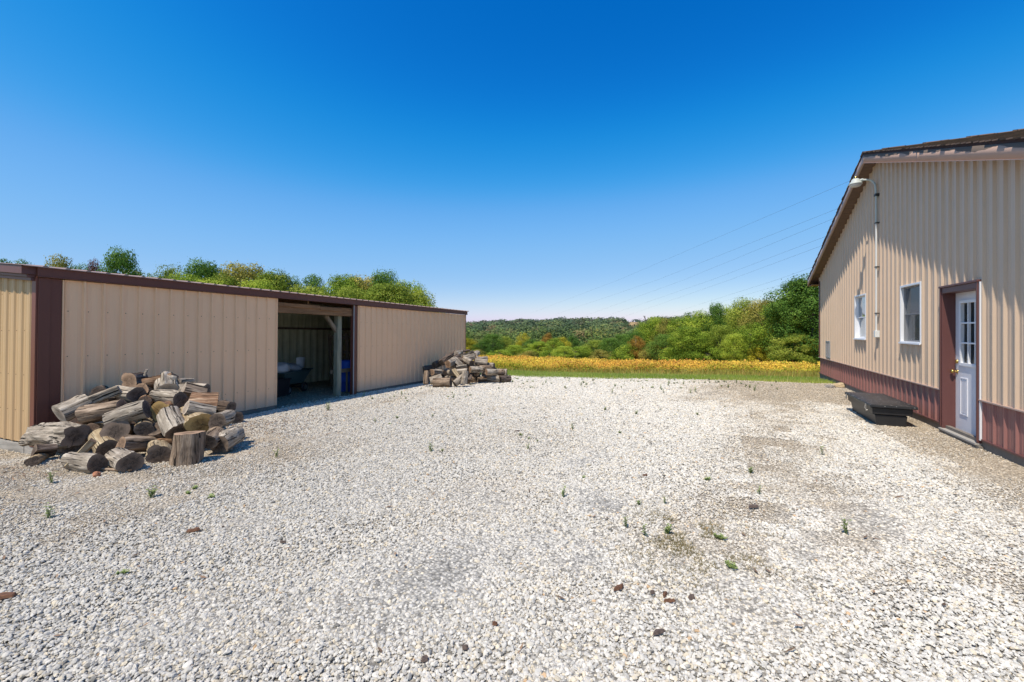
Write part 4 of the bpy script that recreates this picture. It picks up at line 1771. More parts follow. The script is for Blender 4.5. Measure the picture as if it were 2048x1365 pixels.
# near pile: x0,y0 (showing cut), x1,y1, radius, extra depth of the far end, depth offset, kind, wood, cut, label
PILE1 = [
    (570, 650, 270, 650, 88, 0.12, 0.00, 'gnarl', 'grey', 'dark', 'big gnarled grey log at the left foot of the near pile, dark sawn end'),
    (450, 490, 680, 390, 72, 0.10, -0.02, 'round', 'grey', 'pale', 'thick knotted grey log high on the left shoulder of the near pile'),
    (630, 500, 925, 440, 74, 0.00, -0.10, 'round', 'brown', 'brown', 'straight grey-brown log just below the pale split slab in the near pile'),
    (690, 385, 915, 300, 38, 0.05, -0.05, 'slab', 'grey', 'pale', 'pale weathered split slab leaning near the top left of the near pile'),
    (1040, 345, 900, 325, 62, 0.10, 0.05, 'round', 'grey', 'dark', 'short grey log with dark end right of the pale slab'),
    (745, 325, 780, 310, 48, 0.40, 0.15, 'round', 'brown', 'brown', 'round brown log end peeping out behind the pale slab'),
    (1110, 445, 820, 540, 66, -0.12, -0.08, 'round', 'grey', 'dark', 'long grey log sloping down left across the middle of the near pile'),
    (880, 618, 960, 600, 84, 0.42, -0.05, 'round', 'brown', 'dark', 'log with a large oval dark end, middle of the near pile'),
    (1095, 605, 1105, 560, 62, 0.38, -0.05, 'round', 'tan', 'dark', 'small tan log end with a knot stub on top, centre of the near pile'),
    (915, 725, 1150, 712, 66, 0.12, -0.10, 'round', 'brown', 'brown', 'log showing a pale-rimmed round end and brown flank in the near pile lower centre'),
    (1345, 620, 1275, 480, 76, 0.18, -0.12, 'round', 'grey', 'dark', 'grey log pitched steeply forward with its dark end down, near pile right of centre'),
    (1515, 565, 1400, 500, 84, 0.35, -0.02, 'round', 'tan', 'gold', 'log with a golden rotten end on the right side of the near pile'),
    (1370, 375, 1190, 345, 58, 0.12, 0.00, 'round', 'grey', 'dark', 'grey log with round dark end facing right, near the top of the near pile'),
    (1265, 300, 1262, 205, 62, 0.05, 0.05, 'gnarl', 'grey', 'pale', 'whitish burled chunk standing upright at the top of the near pile'),
    (1120, 240, 1330, 195, 55, 0.05, 0.10, 'split', 'red', 'brown', 'topmost red-brown split piece crowning the near pile'),
    (980, 240, 1080, 230, 58, 0.15, 0.08, 'gnarl', 'dark', 'brown', 'dark brown broken log at the top left of the near pile summit'),
    (1350, 240, 1455, 235, 24, 0.05, 0.15, 'round', 'grey', 'pale', 'thin grey branch end right of the burled chunk'),
    (1400, 285, 1570, 325, 48, 0.10, 0.02, 'split', 'brown', 'pale', 'split brown log with pale end pointing left below the thin branch'),
    (1440, 385, 1650, 385, 78, 0.10, 0.03, 'split', 'red', 'brown', 'wide red-brown split slab on the upper right of the near pile'),
    (1410, 440, 1625, 480, 58, 0.05, -0.08, 'round', 'grey', 'pale', 'light grey log lying under the wide red-brown slab'),
    (1645, 545, 1735, 510, 60, 0.15, 0.00, 'round', 'grey', 'dark', 'short grey log on the right shoulder of the near pile'),
    (1660, 720, 1790, 640, 82, 0.25, 0.10, 'round', 'grey', 'dark', 'large log on the ground, far right end of the near pile'),
    (1575, 700, 1660, 615, 62, 0.10, -0.05, 'round', 'brown', 'dark', 'smooth grey-brown log leaning right of the upright stump'),
    (1425, 765, 1423, 668, 100, 0.02, 0.00, 'round', 'brown', 'brown', 'thick upright stump section standing at the front right of the near pile'),
    (1210, 865, 1200, 800, 82, 0.36, -0.02, 'round', 'tan', 'dark', 'cracked tan log with dark end toward the yard, left of the upright stump'),
    (990, 860, 890, 845, 80, 0.34, 0.00, 'round', 'grey', 'dark', 'grey log with a wide dark end, front centre on the gravel'),
    (745, 868, 545, 885, 74, 0.08, -0.05, 'round', 'grey', 'dark', 'grey log lying sideways on the gravel at the front, dark end to the right'),
    (500, 880, 690, 680, 44, 0.12, 0.00, 'split', 'tan', 'brown', 'long narrow tan split piece leaning up behind the front grey log'),
    (815, 765, 750, 660, 74, 0.22, 0.00, 'round', 'tan', 'dark', 'yellowish log pitched forward in the left middle of the near pile'),
    (700, 605, 760, 600, 46, 0.30, 0.02, 'round', 'tan', 'brown', 'small tan log end wedged right of the big gnarled log'),
    (255, 790, 420, 855, 66, 0.05, -0.02, 'split', 'dark', 'dark', 'dark split wedge at the lower left corner of the near pile'),
    (245, 850, 330, 860, 42, 0.30, 0.05, 'round', 'tan', 'dark', 'small mossy log end under the dark split wedge'),
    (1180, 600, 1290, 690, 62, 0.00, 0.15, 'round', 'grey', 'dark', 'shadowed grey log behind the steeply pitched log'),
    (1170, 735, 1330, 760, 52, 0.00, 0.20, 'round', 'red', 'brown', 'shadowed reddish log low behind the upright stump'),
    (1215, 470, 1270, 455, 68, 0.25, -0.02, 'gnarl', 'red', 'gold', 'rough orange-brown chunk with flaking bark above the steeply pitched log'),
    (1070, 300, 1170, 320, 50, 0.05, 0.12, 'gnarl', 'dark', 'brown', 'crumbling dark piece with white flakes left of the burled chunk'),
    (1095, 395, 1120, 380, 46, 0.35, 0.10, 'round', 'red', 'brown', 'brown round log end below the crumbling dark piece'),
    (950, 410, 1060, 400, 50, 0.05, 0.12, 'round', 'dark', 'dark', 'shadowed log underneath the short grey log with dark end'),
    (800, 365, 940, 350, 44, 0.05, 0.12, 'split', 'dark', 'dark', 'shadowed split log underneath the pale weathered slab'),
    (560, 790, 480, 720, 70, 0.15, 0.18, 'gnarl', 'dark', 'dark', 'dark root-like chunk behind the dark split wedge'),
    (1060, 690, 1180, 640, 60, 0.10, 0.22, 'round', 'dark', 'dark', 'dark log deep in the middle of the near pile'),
]


def pile1():
    G = 'firewood logs heaped against the left panel of the shed'

    def dep(zx, zy):
        py = 700 + zy / Z1
        px = zx / Z1
        F = 5.12 + (940 - py) / 200 * 1.35
        # the wall stands behind: keep in front of it
        u = (px - 1024) / F_PX
        ph = math.radians(22.7287)
        Fw = -8.2853 / (u * math.cos(ph) - math.sin(ph))
        return min(F, Fw - 0.45)
    for i, (x0, y0, x1, y1, r, dF, oF, kind, wood, cut, label) in enumerate(PILE1):
        F0 = dep(x0, y0 + r * 0.6) + oF
        F1 = dep(x1, y1 + r * 0.6) + oF + 0.0
        Fm = (F0 + F1) / 2
        # bottom logs: depth from the ground contact
        A = at(x0 / Z1, 700 + y0 / Z1, Fm)
        if kind in ('round', 'gnarl') and 0 <= dF < 0.16:
            dF += 0.12
        B = at(x1 / Z1, 700 + y1 / Z1, Fm + dF)
        if y0 > 830 or 'upright stump section' in label or 'far right end' in label:
            pb = 700 + (y0 + r) / Z1
            if 'upright stump' in label:
                pb = 700 + 868 / Z1
            Fg = (CAM_Z - ground_z(A.x, A.y)) * F_PX / (pb - HOR)
            A = at(x0 / Z1, 700 + y0 / Z1, Fg + r * Fg / F_PX / Z1 * 0.3)
            B = at(x1 / Z1, 700 + y1 / Z1, Fg + dF)
            Fm = Fg
        rm = r * Fm / F_PX / Z1 * 1.0
        if 'upright stump section' in label:
            g = ground_z(A.x, A.y)
            A.z = g
            B = A + Vector((0.01, 0.01, 0.36))
        else:
            # give short end-on logs a real length
            d = B - A
            want = 0.26 if kind == 'gnarl' else 0.38
            if d.length < want:
                B = B + (B - Vector((0, 0, CAM_Z))).normalized() * (want - d.length) * 1.2
            A, B = on_ground_fix(A, B, rm)
        make_log(A, B, rm, kind, wood, cut, None, label, G, seed=i + 1, bend=(0.12 if i % 3 == 0 else -0.05), knots=(2 if i % 4 == 1 else 0 if i % 3 else 1))
    # hidden logs that carry the heap
    rr = random.Random(21)
    spots = []
    for layer, (z, n, w) in enumerate(((0.11, 7, 0.95), (0.31, 6, 0.8), (0.50, 4, 0.5), (0.66, 2, 0.25))):
        for k in range(n):
            spots.append((z, -w + 2 * w * k / max(1, n - 1), rr.uniform(-0.1, 0.1)))
    for i, (z, s, j) in enumerate(spots):
        c = shw(0.55 + j - 0.06 * z, 1.38 + s, z)
        a = rr.uniform(-0.5, 0.5)
        d = Vector((math.cos(SH_ROT + a), math.sin(SH_ROT + a), rr.uniform(-0.08, 0.08))) * 0.24
        make_log(c - d, c + d, rr.uniform(0.085, 0.12), 'round', rr.choice(['dark', 'brown', 'grey']), 'dark', None,
                 'mostly hidden log inside the near pile against the shed wall', 'hidden logs inside the near woodpile', seed=200 + i)
    # splinter, stick and brick bit
    make_log(at(1100 / Z1, 700 + 195 / Z1, 6.35), at(1118 / Z1, 700 + 150 / Z1, 6.35), 0.022, 'split', 'grey', 'pale', None,
             'small pale splinter sticking up from the top of the near pile', None, 301, name='wood_splinter')
    g0, g1 = gnd(205, 944), gnd(262, 946)
    make_log(g0 + Vector((0, 0, 0.03)), g1 + Vector((0, 0, 0.03)), 0.016, 'round', 'brown', 'brown', None,
             'thin bent stick lying on the gravel in front of the near pile', None, 302, name='stick')
    import bmesh
    bm = bmesh.new()
    bmesh.ops.create_icosphere(bm, subdivisions=2, radius=0.034)
    for v in bm.verts:
        v.co *= 1 + 0.25 * mnoise.noise(v.co * 40)
    me = bpy.data.meshes.new('stone')
    bm.to_mesh(me)
    bm.free()
    me.materials.append(M['brick'])
    o = bpy.data.objects.new('stone', me)
    COL.objects.link(o)
    o.location = gnd(193, 955) + Vector((0, 0, 0.03))
    tag(o, 'orange stone on the gravel in front of the near woodpile', 'stone')


pile1()

Z2 = 6.827
PILE2 = [
    (830, 1128, 590, 1135, 64, 0.05, -0.05, 'round', 'brown', 'dark', 'big brown-grey log lying across the front foot of the far pile'),
    (545, 1110, 700, 1060, 52, 0.10, 0.15, 'round', 'grey', 'pale', 'log just behind the big front log of the far pile, pale end to the left'),
    (775, 1010, 650, 925, 70, 0.15, 0.0, 'round', 'grey', 'dark', 'thick grey log tilted on the left slope of the far pile'),
    (850, 965, 925, 1065, 52, -0.1, -0.1, 'split', 'tan', 'brown', 'tan split piece sliding down the middle of the far pile'),
    (880, 1150, 985, 1060, 48, 0.15, -0.05, 'round', 'grey', 'dark', 'grey log sloping up to the right at the far pile front'),
    (905, 925, 1050, 905, 26, 0.0, -0.1, 'slab', 'grey', 'pale', 'flat pale slab across the middle of the far pile'),
    (1065, 975, 925, 985, 46, 0.05, -0.02, 'round', 'grey', 'dark', 'grey log directly under the flat pale slab of the far pile'),
    (1010, 1150, 1022, 1045, 48, 0.05, 0.0, 'split', 'grey', 'dark', 'upright grey split piece at the far pile front'),
    (790, 880, 860, 850, 66, 0.2, 0.0, 'gnarl', 'grey', 'brown', 'chunky rough log high on the left of the far pile'),
    (890, 825, 975, 885, 36, 0.0, -0.1, 'split', 'grey', 'brown', None),
    (1115, 870, 1035, 820, 50, 0.25, -0.05, 'round', 'grey', 'dark', 'hollow-looking round log end near the middle of the far pile'),
    (900, 735, 945, 725, 38, 0.25, 0.1, 'gnarl', 'grey', 'pale', 'small pale log poking out at the top left of the far pile'),
    (990, 760, 1085, 720, 38, 0.0, 0.1, 'split', 'grey', 'dark', None),
    (1150, 755, 1180, 735, 42, 0.25, 0.1, 'round', 'grey', 'pale', 'round pale log end at the summit of the far pile'),
    (1330, 860, 1215, 850, 50, 0.0, 0.1, 'round', 'grey', 'dark', None),
    (1095, 955, 1200, 950, 48, 0.1, 0.0, 'gnarl', 'grey', 'brown', None),
    (1220, 940, 1310, 935, 42, 0.1, 0.1, 'round', 'brown', 'dark', None),
    (1315, 985, 1390, 985, 44, 0.1, 0.1, 'round', 'grey', 'brown', None),
    (1205, 1065, 1150, 1040, 52, 0.3, 0.05, 'round', 'brown', 'dark', 'log with a dark round end at the right foot of the far pile'),
    (1290, 1060, 1300, 980, 42, 0.1, 0.15, 'gnarl', 'grey', 'dark', None),
    (1595, 995, 1450, 995, 52, 0.05, 0.3, 'round', 'grey', 'dark', 'single grey log lying apart to the right of the far pile'),
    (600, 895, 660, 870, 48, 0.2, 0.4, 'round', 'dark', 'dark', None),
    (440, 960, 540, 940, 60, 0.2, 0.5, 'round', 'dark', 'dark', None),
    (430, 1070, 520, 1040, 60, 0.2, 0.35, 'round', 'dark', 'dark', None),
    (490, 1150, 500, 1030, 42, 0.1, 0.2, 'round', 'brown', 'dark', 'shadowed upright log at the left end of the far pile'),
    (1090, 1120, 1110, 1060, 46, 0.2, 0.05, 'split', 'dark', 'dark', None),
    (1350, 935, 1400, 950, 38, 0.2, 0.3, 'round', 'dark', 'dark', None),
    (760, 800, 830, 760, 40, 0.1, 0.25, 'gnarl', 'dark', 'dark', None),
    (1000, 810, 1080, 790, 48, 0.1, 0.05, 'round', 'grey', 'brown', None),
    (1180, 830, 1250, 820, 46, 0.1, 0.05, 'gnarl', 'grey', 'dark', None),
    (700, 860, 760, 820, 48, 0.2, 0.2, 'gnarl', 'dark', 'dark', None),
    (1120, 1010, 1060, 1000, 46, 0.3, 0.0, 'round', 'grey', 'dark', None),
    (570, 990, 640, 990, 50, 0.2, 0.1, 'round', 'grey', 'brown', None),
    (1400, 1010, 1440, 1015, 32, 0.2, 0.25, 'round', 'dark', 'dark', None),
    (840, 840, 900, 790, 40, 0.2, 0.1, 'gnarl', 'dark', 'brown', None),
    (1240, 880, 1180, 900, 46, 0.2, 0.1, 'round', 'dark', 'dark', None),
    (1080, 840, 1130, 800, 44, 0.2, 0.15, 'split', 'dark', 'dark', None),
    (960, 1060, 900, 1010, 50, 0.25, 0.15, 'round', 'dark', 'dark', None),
    (700, 1040, 760, 1080, 50, 0.1, 0.15, 'round', 'dark', 'dark', None),
    (1000, 700, 1090, 690, 16, 0.0, 0.15, 'round', 'dark', 'dark', None),
]


def pile2():
    G = 'firewood logs heaped at the far end of the shed'
    for i, (x0, y0, x1, y1, r, dF, oF, kind, wood, cut, label) in enumerate(PILE2):
        py = 600 + (y0 + r * 0.6) / Z2
        ym = max(y0, y1) + r
        F = 13.25 + (775 - py) / 70 * 1.5 + oF
        if ym > 1020 and x0 < 1420 and y0 > 1000:
            q = gnd(780 + x0 / Z2, 600 + ym / Z2)
            F = q.dot(FWD)
        if 'single grey log' in (label or ''):
            q = gnd(780 + x0 / Z2, 600 + (y0 + r) / Z2)
            F = q.dot(FWD) + 0.1
        A = at(780 + x0 / Z2, 600 + y0 / Z2, F)
        B = at(780 + x1 / Z2, 600 + y1 / Z2, F + dF)
        rm = r * F / F_PX / Z2 * 0.95
        d = B - A
        if d.length < 0.4 and r > 30:
            B = A + d.normalized() * 0.4
        A, B = on_ground_fix(A, B, rm)
        make_log(A, B, rm, kind, wood, cut, None, label or 'weathered firewood log jammed between others in the far pile beside the shed end', G, seed=400 + i, knots=i % 2)
    rr = random.Random(8)
    k = 0
    c0 = at(940, 770, 14.3)
    for z, n, w in ((0.12, 7, 1.15), (0.34, 6, 0.95), (0.56, 4, 0.6), (0.75, 2, 0.3)):
        for i in range(n):
            s = -w + 2 * w * i / max(1, n - 1)
            p = Vector((c0.x, c0.y, 0)) + RGT * s * 1.0 + FWD * (0.12 + rr.uniform(-0.05, 0.1))
            p.z = ground_z(p.x, p.y) + z
            a = rr.uniform(0, 3.14)
            d = (FWD * math.cos(a) * 0.6 + RGT * math.sin(a)) * 0.22
            make_log(p - d, p + d, rr.uniform(0.09, 0.13), 'round', rr.choice(['dark', 'brown', 'grey']), 'dark', None,
                     'mostly hidden log inside the far woodpile', 'hidden logs inside the far woodpile', seed=600 + k)
            k += 1


pile2()


# ------------------------------------------------------------------ trees
def leaf_quads(centres, normals, size, rng, aspect=0.6):
    n = len(centres)
    nr = normals / np.maximum(np.linalg.norm(normals, axis=1, keepdims=True), 1e-6)
    ref = rng.normal(size=(n, 3))
    a = np.cross(nr, ref)
    a /= np.maximum(np.linalg.norm(a, axis=1, keepdims=True), 1e-6)
    b = np.cross(nr, a)
    s = (size * (0.6 + 0.8 * rng.random(n)))[:, None] if np.ndim(size) else (size * (0.6 + 0.8 * rng.random(n)))[:, None]
    a, b = a * s * 0.5, b * s * 0.5 * aspect
    V = np.stack([centres - a, centres - b * 1.0 + a * 0.1, centres + a, centres + b], 1)
    return V.reshape(-1, 3), np.arange(n * 4).reshape(-1, 4)


def crown_mesh(name, seed, H, W, n_leaf, leaf, base=0.12, top_power=0.8, lobes=46, lobe_r=0.17, irregular=0.35, sparse=0.0):
    rng = np.random.default_rng(seed)
    # lobes spread through the crown's volume, most of them near its outside
    th = rng.random(lobes) * 2 * np.pi
    zz = base + (1 - base) * rng.random(lobes) ** 0.85
    env = np.sin(np.pi * np.clip((zz - base) / (1 - base), 0.03, 0.94) ** top_power) ** 0.5
    rad = W * env * (0.40 + 0.56 * np.sqrt(rng.random(lobes))) * (1 + irregular * (rng.random(lobes) - 0.5))
    lc = np.stack([rad * np.cos(th), rad * np.sin(th), zz * H * 0.93], 1)
    lr = H * lobe_r * (0.55 + 0.8 * rng.random(lobes))
    lr *= 1 - 0.18 * (zz - base) / (1 - base)
    w = lr ** 2
    li = rng.choice(lobes, n_leaf, p=w / w.sum())
    d = rng.normal(size=(n_leaf, 3))
    d /= np.linalg.norm(d, axis=1, keepdims=True)
    d[:, 2] = d[:, 2] * 0.85 + 0.10
    rr = lr[li] * (0.72 + 0.30 * rng.random(n_leaf) ** 0.5) * (1 + 0.22 * np.sin(d[:, 0] * 6 + li) * np.sin(d[:, 1] * 5 + 2 * li) * np.sin(d[:, 2] * 7))
    rr *= np.where(rng.random(n_leaf) < 0.14, 1 + 0.40 * rng.random(n_leaf), 1.0)
    sq = np.stack([np.ones(n_leaf), np.ones(n_leaf), np.full(n_leaf, 0.95)], 1)
    c = lc[li] + d * sq * rr[:, None]
    c[:, 2] = np.maximum(c[:, 2], 0.05)
    nrm = d + 0.30 * rng.normal(size=(n_leaf, 3)) + np.array((0, 0, 0.12))
    V, Fq = leaf_quads(c, nrm, leaf, rng)
    lv = rng.random(lobes)
    att = np.stack([0.75 * lv[li] + 0.25 * rng.random(n_leaf), rng.random(n_leaf), np.zeros(n_leaf)], 1)
    o = np_mesh(name, V, Fq, LEAF['mid'], {'v': np.repeat(att, 4, axis=0)}, link=False)
    return o.data, lc, lr


def trunk_mesh(name, seed, H, lc):
    rr = random.Random(seed)
    m = MB()
    pts = [(0, 0, -0.4)]
    x = y = 0
    for k in range(1, 8):
        x += rr.uniform(-0.02, 0.02) * H
        y += rr.uniform(-0.02, 0.02) * H
        pts.append((x, y, H * 0.11 * k))
    r0 = 0.022 * H
    m.tube(pts, [r0 * (1 - 0.11 * i) for i in range(len(pts))], 9)
    idx = list(range(len(lc)))
    rr.shuffle(idx)
    for i in idx[:16]:
        c = lc[i]
        zb = max(0.1 * H, min(0.7 * H, c[2] * 0.6))
        k = min(7, int(zb / (0.11 * H)) + 1)
        b = Vector(pts[k])
        e = Vector(c)
        mid = (b + e) / 2 + Vector((0, 0, 0.04 * H))
        m.tube([b, mid, e], [r0 * 0.45, r0 * 0.28, r0 * 0.1], 6)
    return m.build(name, M['bark'], link=False).data


TREE_KINDS = {}
for nm, a in {
    'round': dict(seed=1, H=6.5, W=2.1, n_leaf=19200, leaf=0.125, base=0.08, lobes=85, lobe_r=0.125),
    'broad': dict(seed=2, H=6.0, W=2.6, n_leaf=20800, leaf=0.125, base=0.06, lobes=90, lobe_r=0.125, irregular=0.6),
    'tall': dict(seed=3, H=8.0, W=1.9, n_leaf=19200, leaf=0.125, base=0.10, lobes=75, lobe_r=0.100, irregular=0.7, top_power=0.9),
    'ragged': dict(seed=4, H=7.0, W=2.4, n_leaf=15200, leaf=0.125, base=0.08, lobes=100, lobe_r=0.085, irregular=0.9, top_power=0.9),
    'shrub': dict(seed=5, H=3.0, W=1.7, n_leaf=6000, leaf=0.13, base=0.02, lobes=30, lobe_r=0.20),
    'sparse': dict(seed=6, H=7.5, W=2.3, n_leaf=9000, leaf=0.13, base=0.15, lobes=60, lobe_r=0.10, irregular=0.9),
    'maple': dict(seed=7, H=8.0, W=2.7, n_leaf=41600, leaf=0.125, base=0.05, lobes=110, lobe_r=0.105, irregular=0.5),
    'small': dict(seed=8, H=6.5, W=2.3, n_leaf=3800, leaf=0.27, base=0.05, lobes=40, lobe_r=0.16, irregular=0.6),
}.items():
    H = a['H']
    me, lc, lr = crown_mesh('crown', **a)
    TREE_KINDS[nm] = (me, trunk_mesh('trunk', a['seed'], H, lc), H, a['W'])


def tree(px, top_py, F, kind, colour, label, group, width=None, name='tree', base_z=None, rot=None):
    me, tm, H, W = TREE_KINDS[kind]
    p = at(px, top_py, F)
    g = ground_z(p.x, p.y) if base_z is None else base_z
    h = max(1.0, p.z - g)
    s = h / (H * 1.02)
    sw = s if width is None else (width / F_PX * F) / (2 * W * 1.05)
    root = thing(name, label, 'tree' if name != 'shrub' else 'shrub', (p.x, p.y, g), (0, 0, random.uniform(0, 6.28) if rot is None else rot), group)
    root.scale = (sw, sw, s)
    c = bpy.data.objects.new('crown', me)
    COL.objects.link(c)
    c.parent = root
    c.material_slots[0].link = 'OBJECT'
    c.material_slots[0].material = LEAF[colour]
    t = bpy.data.objects.new('trunk', tm)
    COL.objects.link(t)
    t.parent = root
    return root


CW = {'dark': 'dark green', 'mid': 'mid green', 'light': 'bright green', 'olive': 'olive', 'yellow': 'yellow-green', 'orange': 'orange-leaved', 'red': 'reddish'}
SHAPE = {'round': 'rounded', 'broad': 'spreading', 'tall': 'tall narrow', 'ragged': 'ragged', 'shrub': 'low bushy', 'sparse': 'thin airy', 'maple': 'dense', 'small': 'rounded'}

# the tree line at the right, behind the golden field
ROW = [
    (1616, 548, 31, 'maple', 'dark', 165, 'largest dark green tree, standing against the far corner of the long building'),
    (1588, 585, 33, 'maple', 'mid', 130, 'big bright-clumped tree just left of the largest dark green tree'),
    (1549, 590, 37, 'ragged', 'olive', 100, 'ragged olive-brown tree left of the big trees by the long building'),
    (1520, 600, 40, 'broad', 'olive', 110, 'spreading olive tree in the right half of the tree line'),
    (1484, 597, 42, 'round', 'light', 95, 'tallest bright green tree in the middle of the tree line'),
    (1462, 606, 46, 'ragged', 'mid', 90, None),
    (1432, 606, 45, 'broad', 'dark', 60, 'dark rounded treetop standing above the tree line right of centre'),
    (1408, 622, 46, 'round', 'mid', 90, None),
    (1382, 617, 52, 'tall', 'dark', 50, None),
    (1360, 630, 48, 'ragged', 'mid', 85, None),
    (1335, 634, 50, 'round', 'olive', 70, None),
    (1312, 634, 52, 'broad', 'mid', 80, None),
    (1290, 644, 52, 'round', 'mid', 70, None),
    (1268, 662, 50, 'round', 'dark', 60, None),
    (1272, 668, 46, 'tall', 'orange', 34, 'orange-leaved tree at the left end of the tall tree line'),
    (1380, 652, 40, 'maple', 'mid', 95, 'full green tree standing forward in the middle of the tree line'),
    (1440, 650, 39, 'broad', 'light', 90, None),
    (1500, 645, 37, 'round', 'mid', 90, None),
    (1470, 668, 36, 'broad', 'mid', 70, None),
    (1330, 668, 43, 'broad', 'dark', 80, None),
    (1545, 655, 34, 'broad', 'yellow', 60, 'yellow-green bush at the foot of the trees near the long building'),
    (1520, 690, 34, 'shrub', 'yellow', 45, None),
    (1590, 665, 30, 'maple', 'light', 90, 'low bright green tree right beside the long building'),
    (1480, 700, 36, 'shrub', 'light', 45, None),
    (1415, 695, 38, 'shrub', 'mid', 60, None),
    (1350, 695, 41, 'shrub', 'mid', 60, None),
    (1300, 690, 44, 'shrub', 'olive', 50, None),
    (1255, 690, 46, 'shrub', 'mid', 50, None),
    (1640, 600, 34, 'maple', 'mid', 90, None),
    (1700, 580, 36, 'broad', 'mid', 130, None),
    (1570, 695, 31, 'shrub', 'mid', 60, None),
]
for (px, ty, F, k, c, w, lab) in ROW:
    label = lab or '%s %s %s among others in the tree line behind the field' % (CW[c], SHAPE[k], 'bush' if k == 'shrub' else 'tree')
    tree(px, ty, F, k, c, label, 'trees in the line beyond the golden field at the right', w * (0.85 if k not in ('shrub', 'maple') else 1), name='shrub' if k == 'shrub' else 'tree')

# lower trees in the dip at the left end of the field
MIDT = [
    (935, 676, 62, 'round', 'yellow', 50, 'yellow-green tree emerging beside the far end of the shed'),
    (962, 684, 60, 'round', 'dark', 40, None),
    (985, 668, 64, 'broad', 'dark', 60, 'dark green tree above the far woodpile'),
    (1012, 672, 66, 'round', 'light', 42, None),
    (1030, 690, 56, 'broad', 'mid', 50, None),
    (1045, 662, 78, 'tall', 'yellow', 26, 'slim yellow tree rising in the dip beyond the field'),
    (1062, 678, 66, 'round', 'dark', 44, None),
    (1078, 682, 56, 'maple', 'mid', 52, None),
    (1095, 666, 82, 'round', 'orange', 30, 'orange-tinted tree in the dip left of centre'),
    (1108, 676, 66, 'round', 'mid', 46, None),
    (1122, 674, 76, 'round', 'yellow', 44, None),
    (1128, 692, 54, 'broad', 'mid', 46, None),
    (1146, 672, 84, 'round', 'dark', 36, None),
    (1150, 694, 56, 'shrub', 'mid', 50, None),
    (1165, 693, 60, 'broad', 'mid', 46, None),
    (1192, 680, 62, 'broad', 'light', 62, 'broad light green tree in the dip right of centre'),
    (1222, 676, 58, 'broad', 'dark', 60, 'broad dark green tree next to the orange-leaved tree'),
    (1245, 668, 60, 'broad', 'dark', 54, None),
    (1205, 700, 52, 'shrub', 'olive', 50, None),
    (1000, 700, 54, 'shrub', 'mid', 50, None),
    (950, 700, 54, 'shrub', 'olive', 46, None),
    (1055, 702, 52, 'shrub', 'olive', 46, None),
    (1100, 702, 52, 'shrub', 'mid', 46, None),
    (1240, 702, 50, 'shrub', 'mid', 46, None),
    (920, 668, 66, 'broad', 'dark', 60, None),
]
for (px, ty, F, k, c, w, lab) in MIDT:
    label = lab or '%s %s %s in the dip beyond the left end of the field' % (CW[c], SHAPE[k], 'bush' if k == 'shrub' else 'tree')
    tree(px, ty, F, k, c, label, 'trees in the dip beyond the left end of the field', w, name='shrub' if k == 'shrub' else 'tree')

# trees behind the shed
BACK = [
    (12, 514, 30, 'sparse', 'dark', 55, 'thin treetop showing over the shed at the left edge'),
    (42, 516, 30, 'sparse', 'dark', 50, 'second thin treetop over the shed, just right of the edge one'),
    (118, 506, 31, 'sparse', 'olive', 60, 'olive treetop showing over the near end of the shed'),
    (160, 524, 33, 'sparse', 'dark', 60, None),
    (188, 514, 32, 'sparse', 'red', 30, 'small reddish treetop beside the airy tree'),
    (238, 497, 32, 'broad', 'dark', 88, 'separate airy dark green tree standing alone above the shed roof'),
    (260, 540, 34, 'broad', 'yellow', 70, 'yellow-green treetop below the airy tree'),
    (340, 530, 36, 'round', 'light', 52, None),
    (400, 520, 37, 'broad', 'dark', 70, 'ragged dark treetop at the left of the long clump behind the shed'),
    (432, 528, 38, 'sparse', 'dark', 60, None),
    (372, 548, 35, 'broad', 'mid', 70, None),
    (488, 527, 38, 'broad', 'olive', 95, 'broad olive treetop highest over the middle of the shed'),
    (452, 545, 36, 'maple', 'light', 70, None),
    (550, 538, 38, 'maple', 'light', 80, 'bright green treetop over the shed doorway'),
    (575, 548, 39, 'ragged', 'dark', 50, None),
    (622, 546, 40, 'sparse', 'dark', 55, None),
    (610, 572, 38, 'broad', 'light', 80, None),
    (690, 545, 40, 'maple', 'mid', 85, None),
    (735, 552, 40, 'broad', 'olive', 80, None),
    (770, 541, 39, 'broad', 'dark', 60, 'ragged dark treetop at the right of the clump behind the shed'),
    (780, 562, 36, 'maple', 'light', 95, 'yellowish green leafy treetop above the right panel of the shed'),
    (820, 556, 38, 'ragged', 'mid', 60, None),
    (828, 580, 37, 'broad', 'light', 85, None),
    (700, 575, 37, 'broad', 'light', 80, None),
    (655, 580, 37, 'round', 'light', 70, None),
    (520, 560, 36, 'broad', 'mid', 80, None),
    (425, 560, 35, 'broad', 'mid', 80, None),
    (868, 612, 40, 'shrub', 'mid', 50, None),
    (310, 548, 35, 'round', 'mid', 60, None),
]
for (px, ty, F, k, c, w, lab) in BACK:
    label = lab or '%s %s treetop in the clump behind the shed roof' % (CW[c], SHAPE[k])
    tree(px, ty, F, k, c, label, 'trees growing behind the shed', w * (1.1 if px < 300 else 1.55), name='tree')


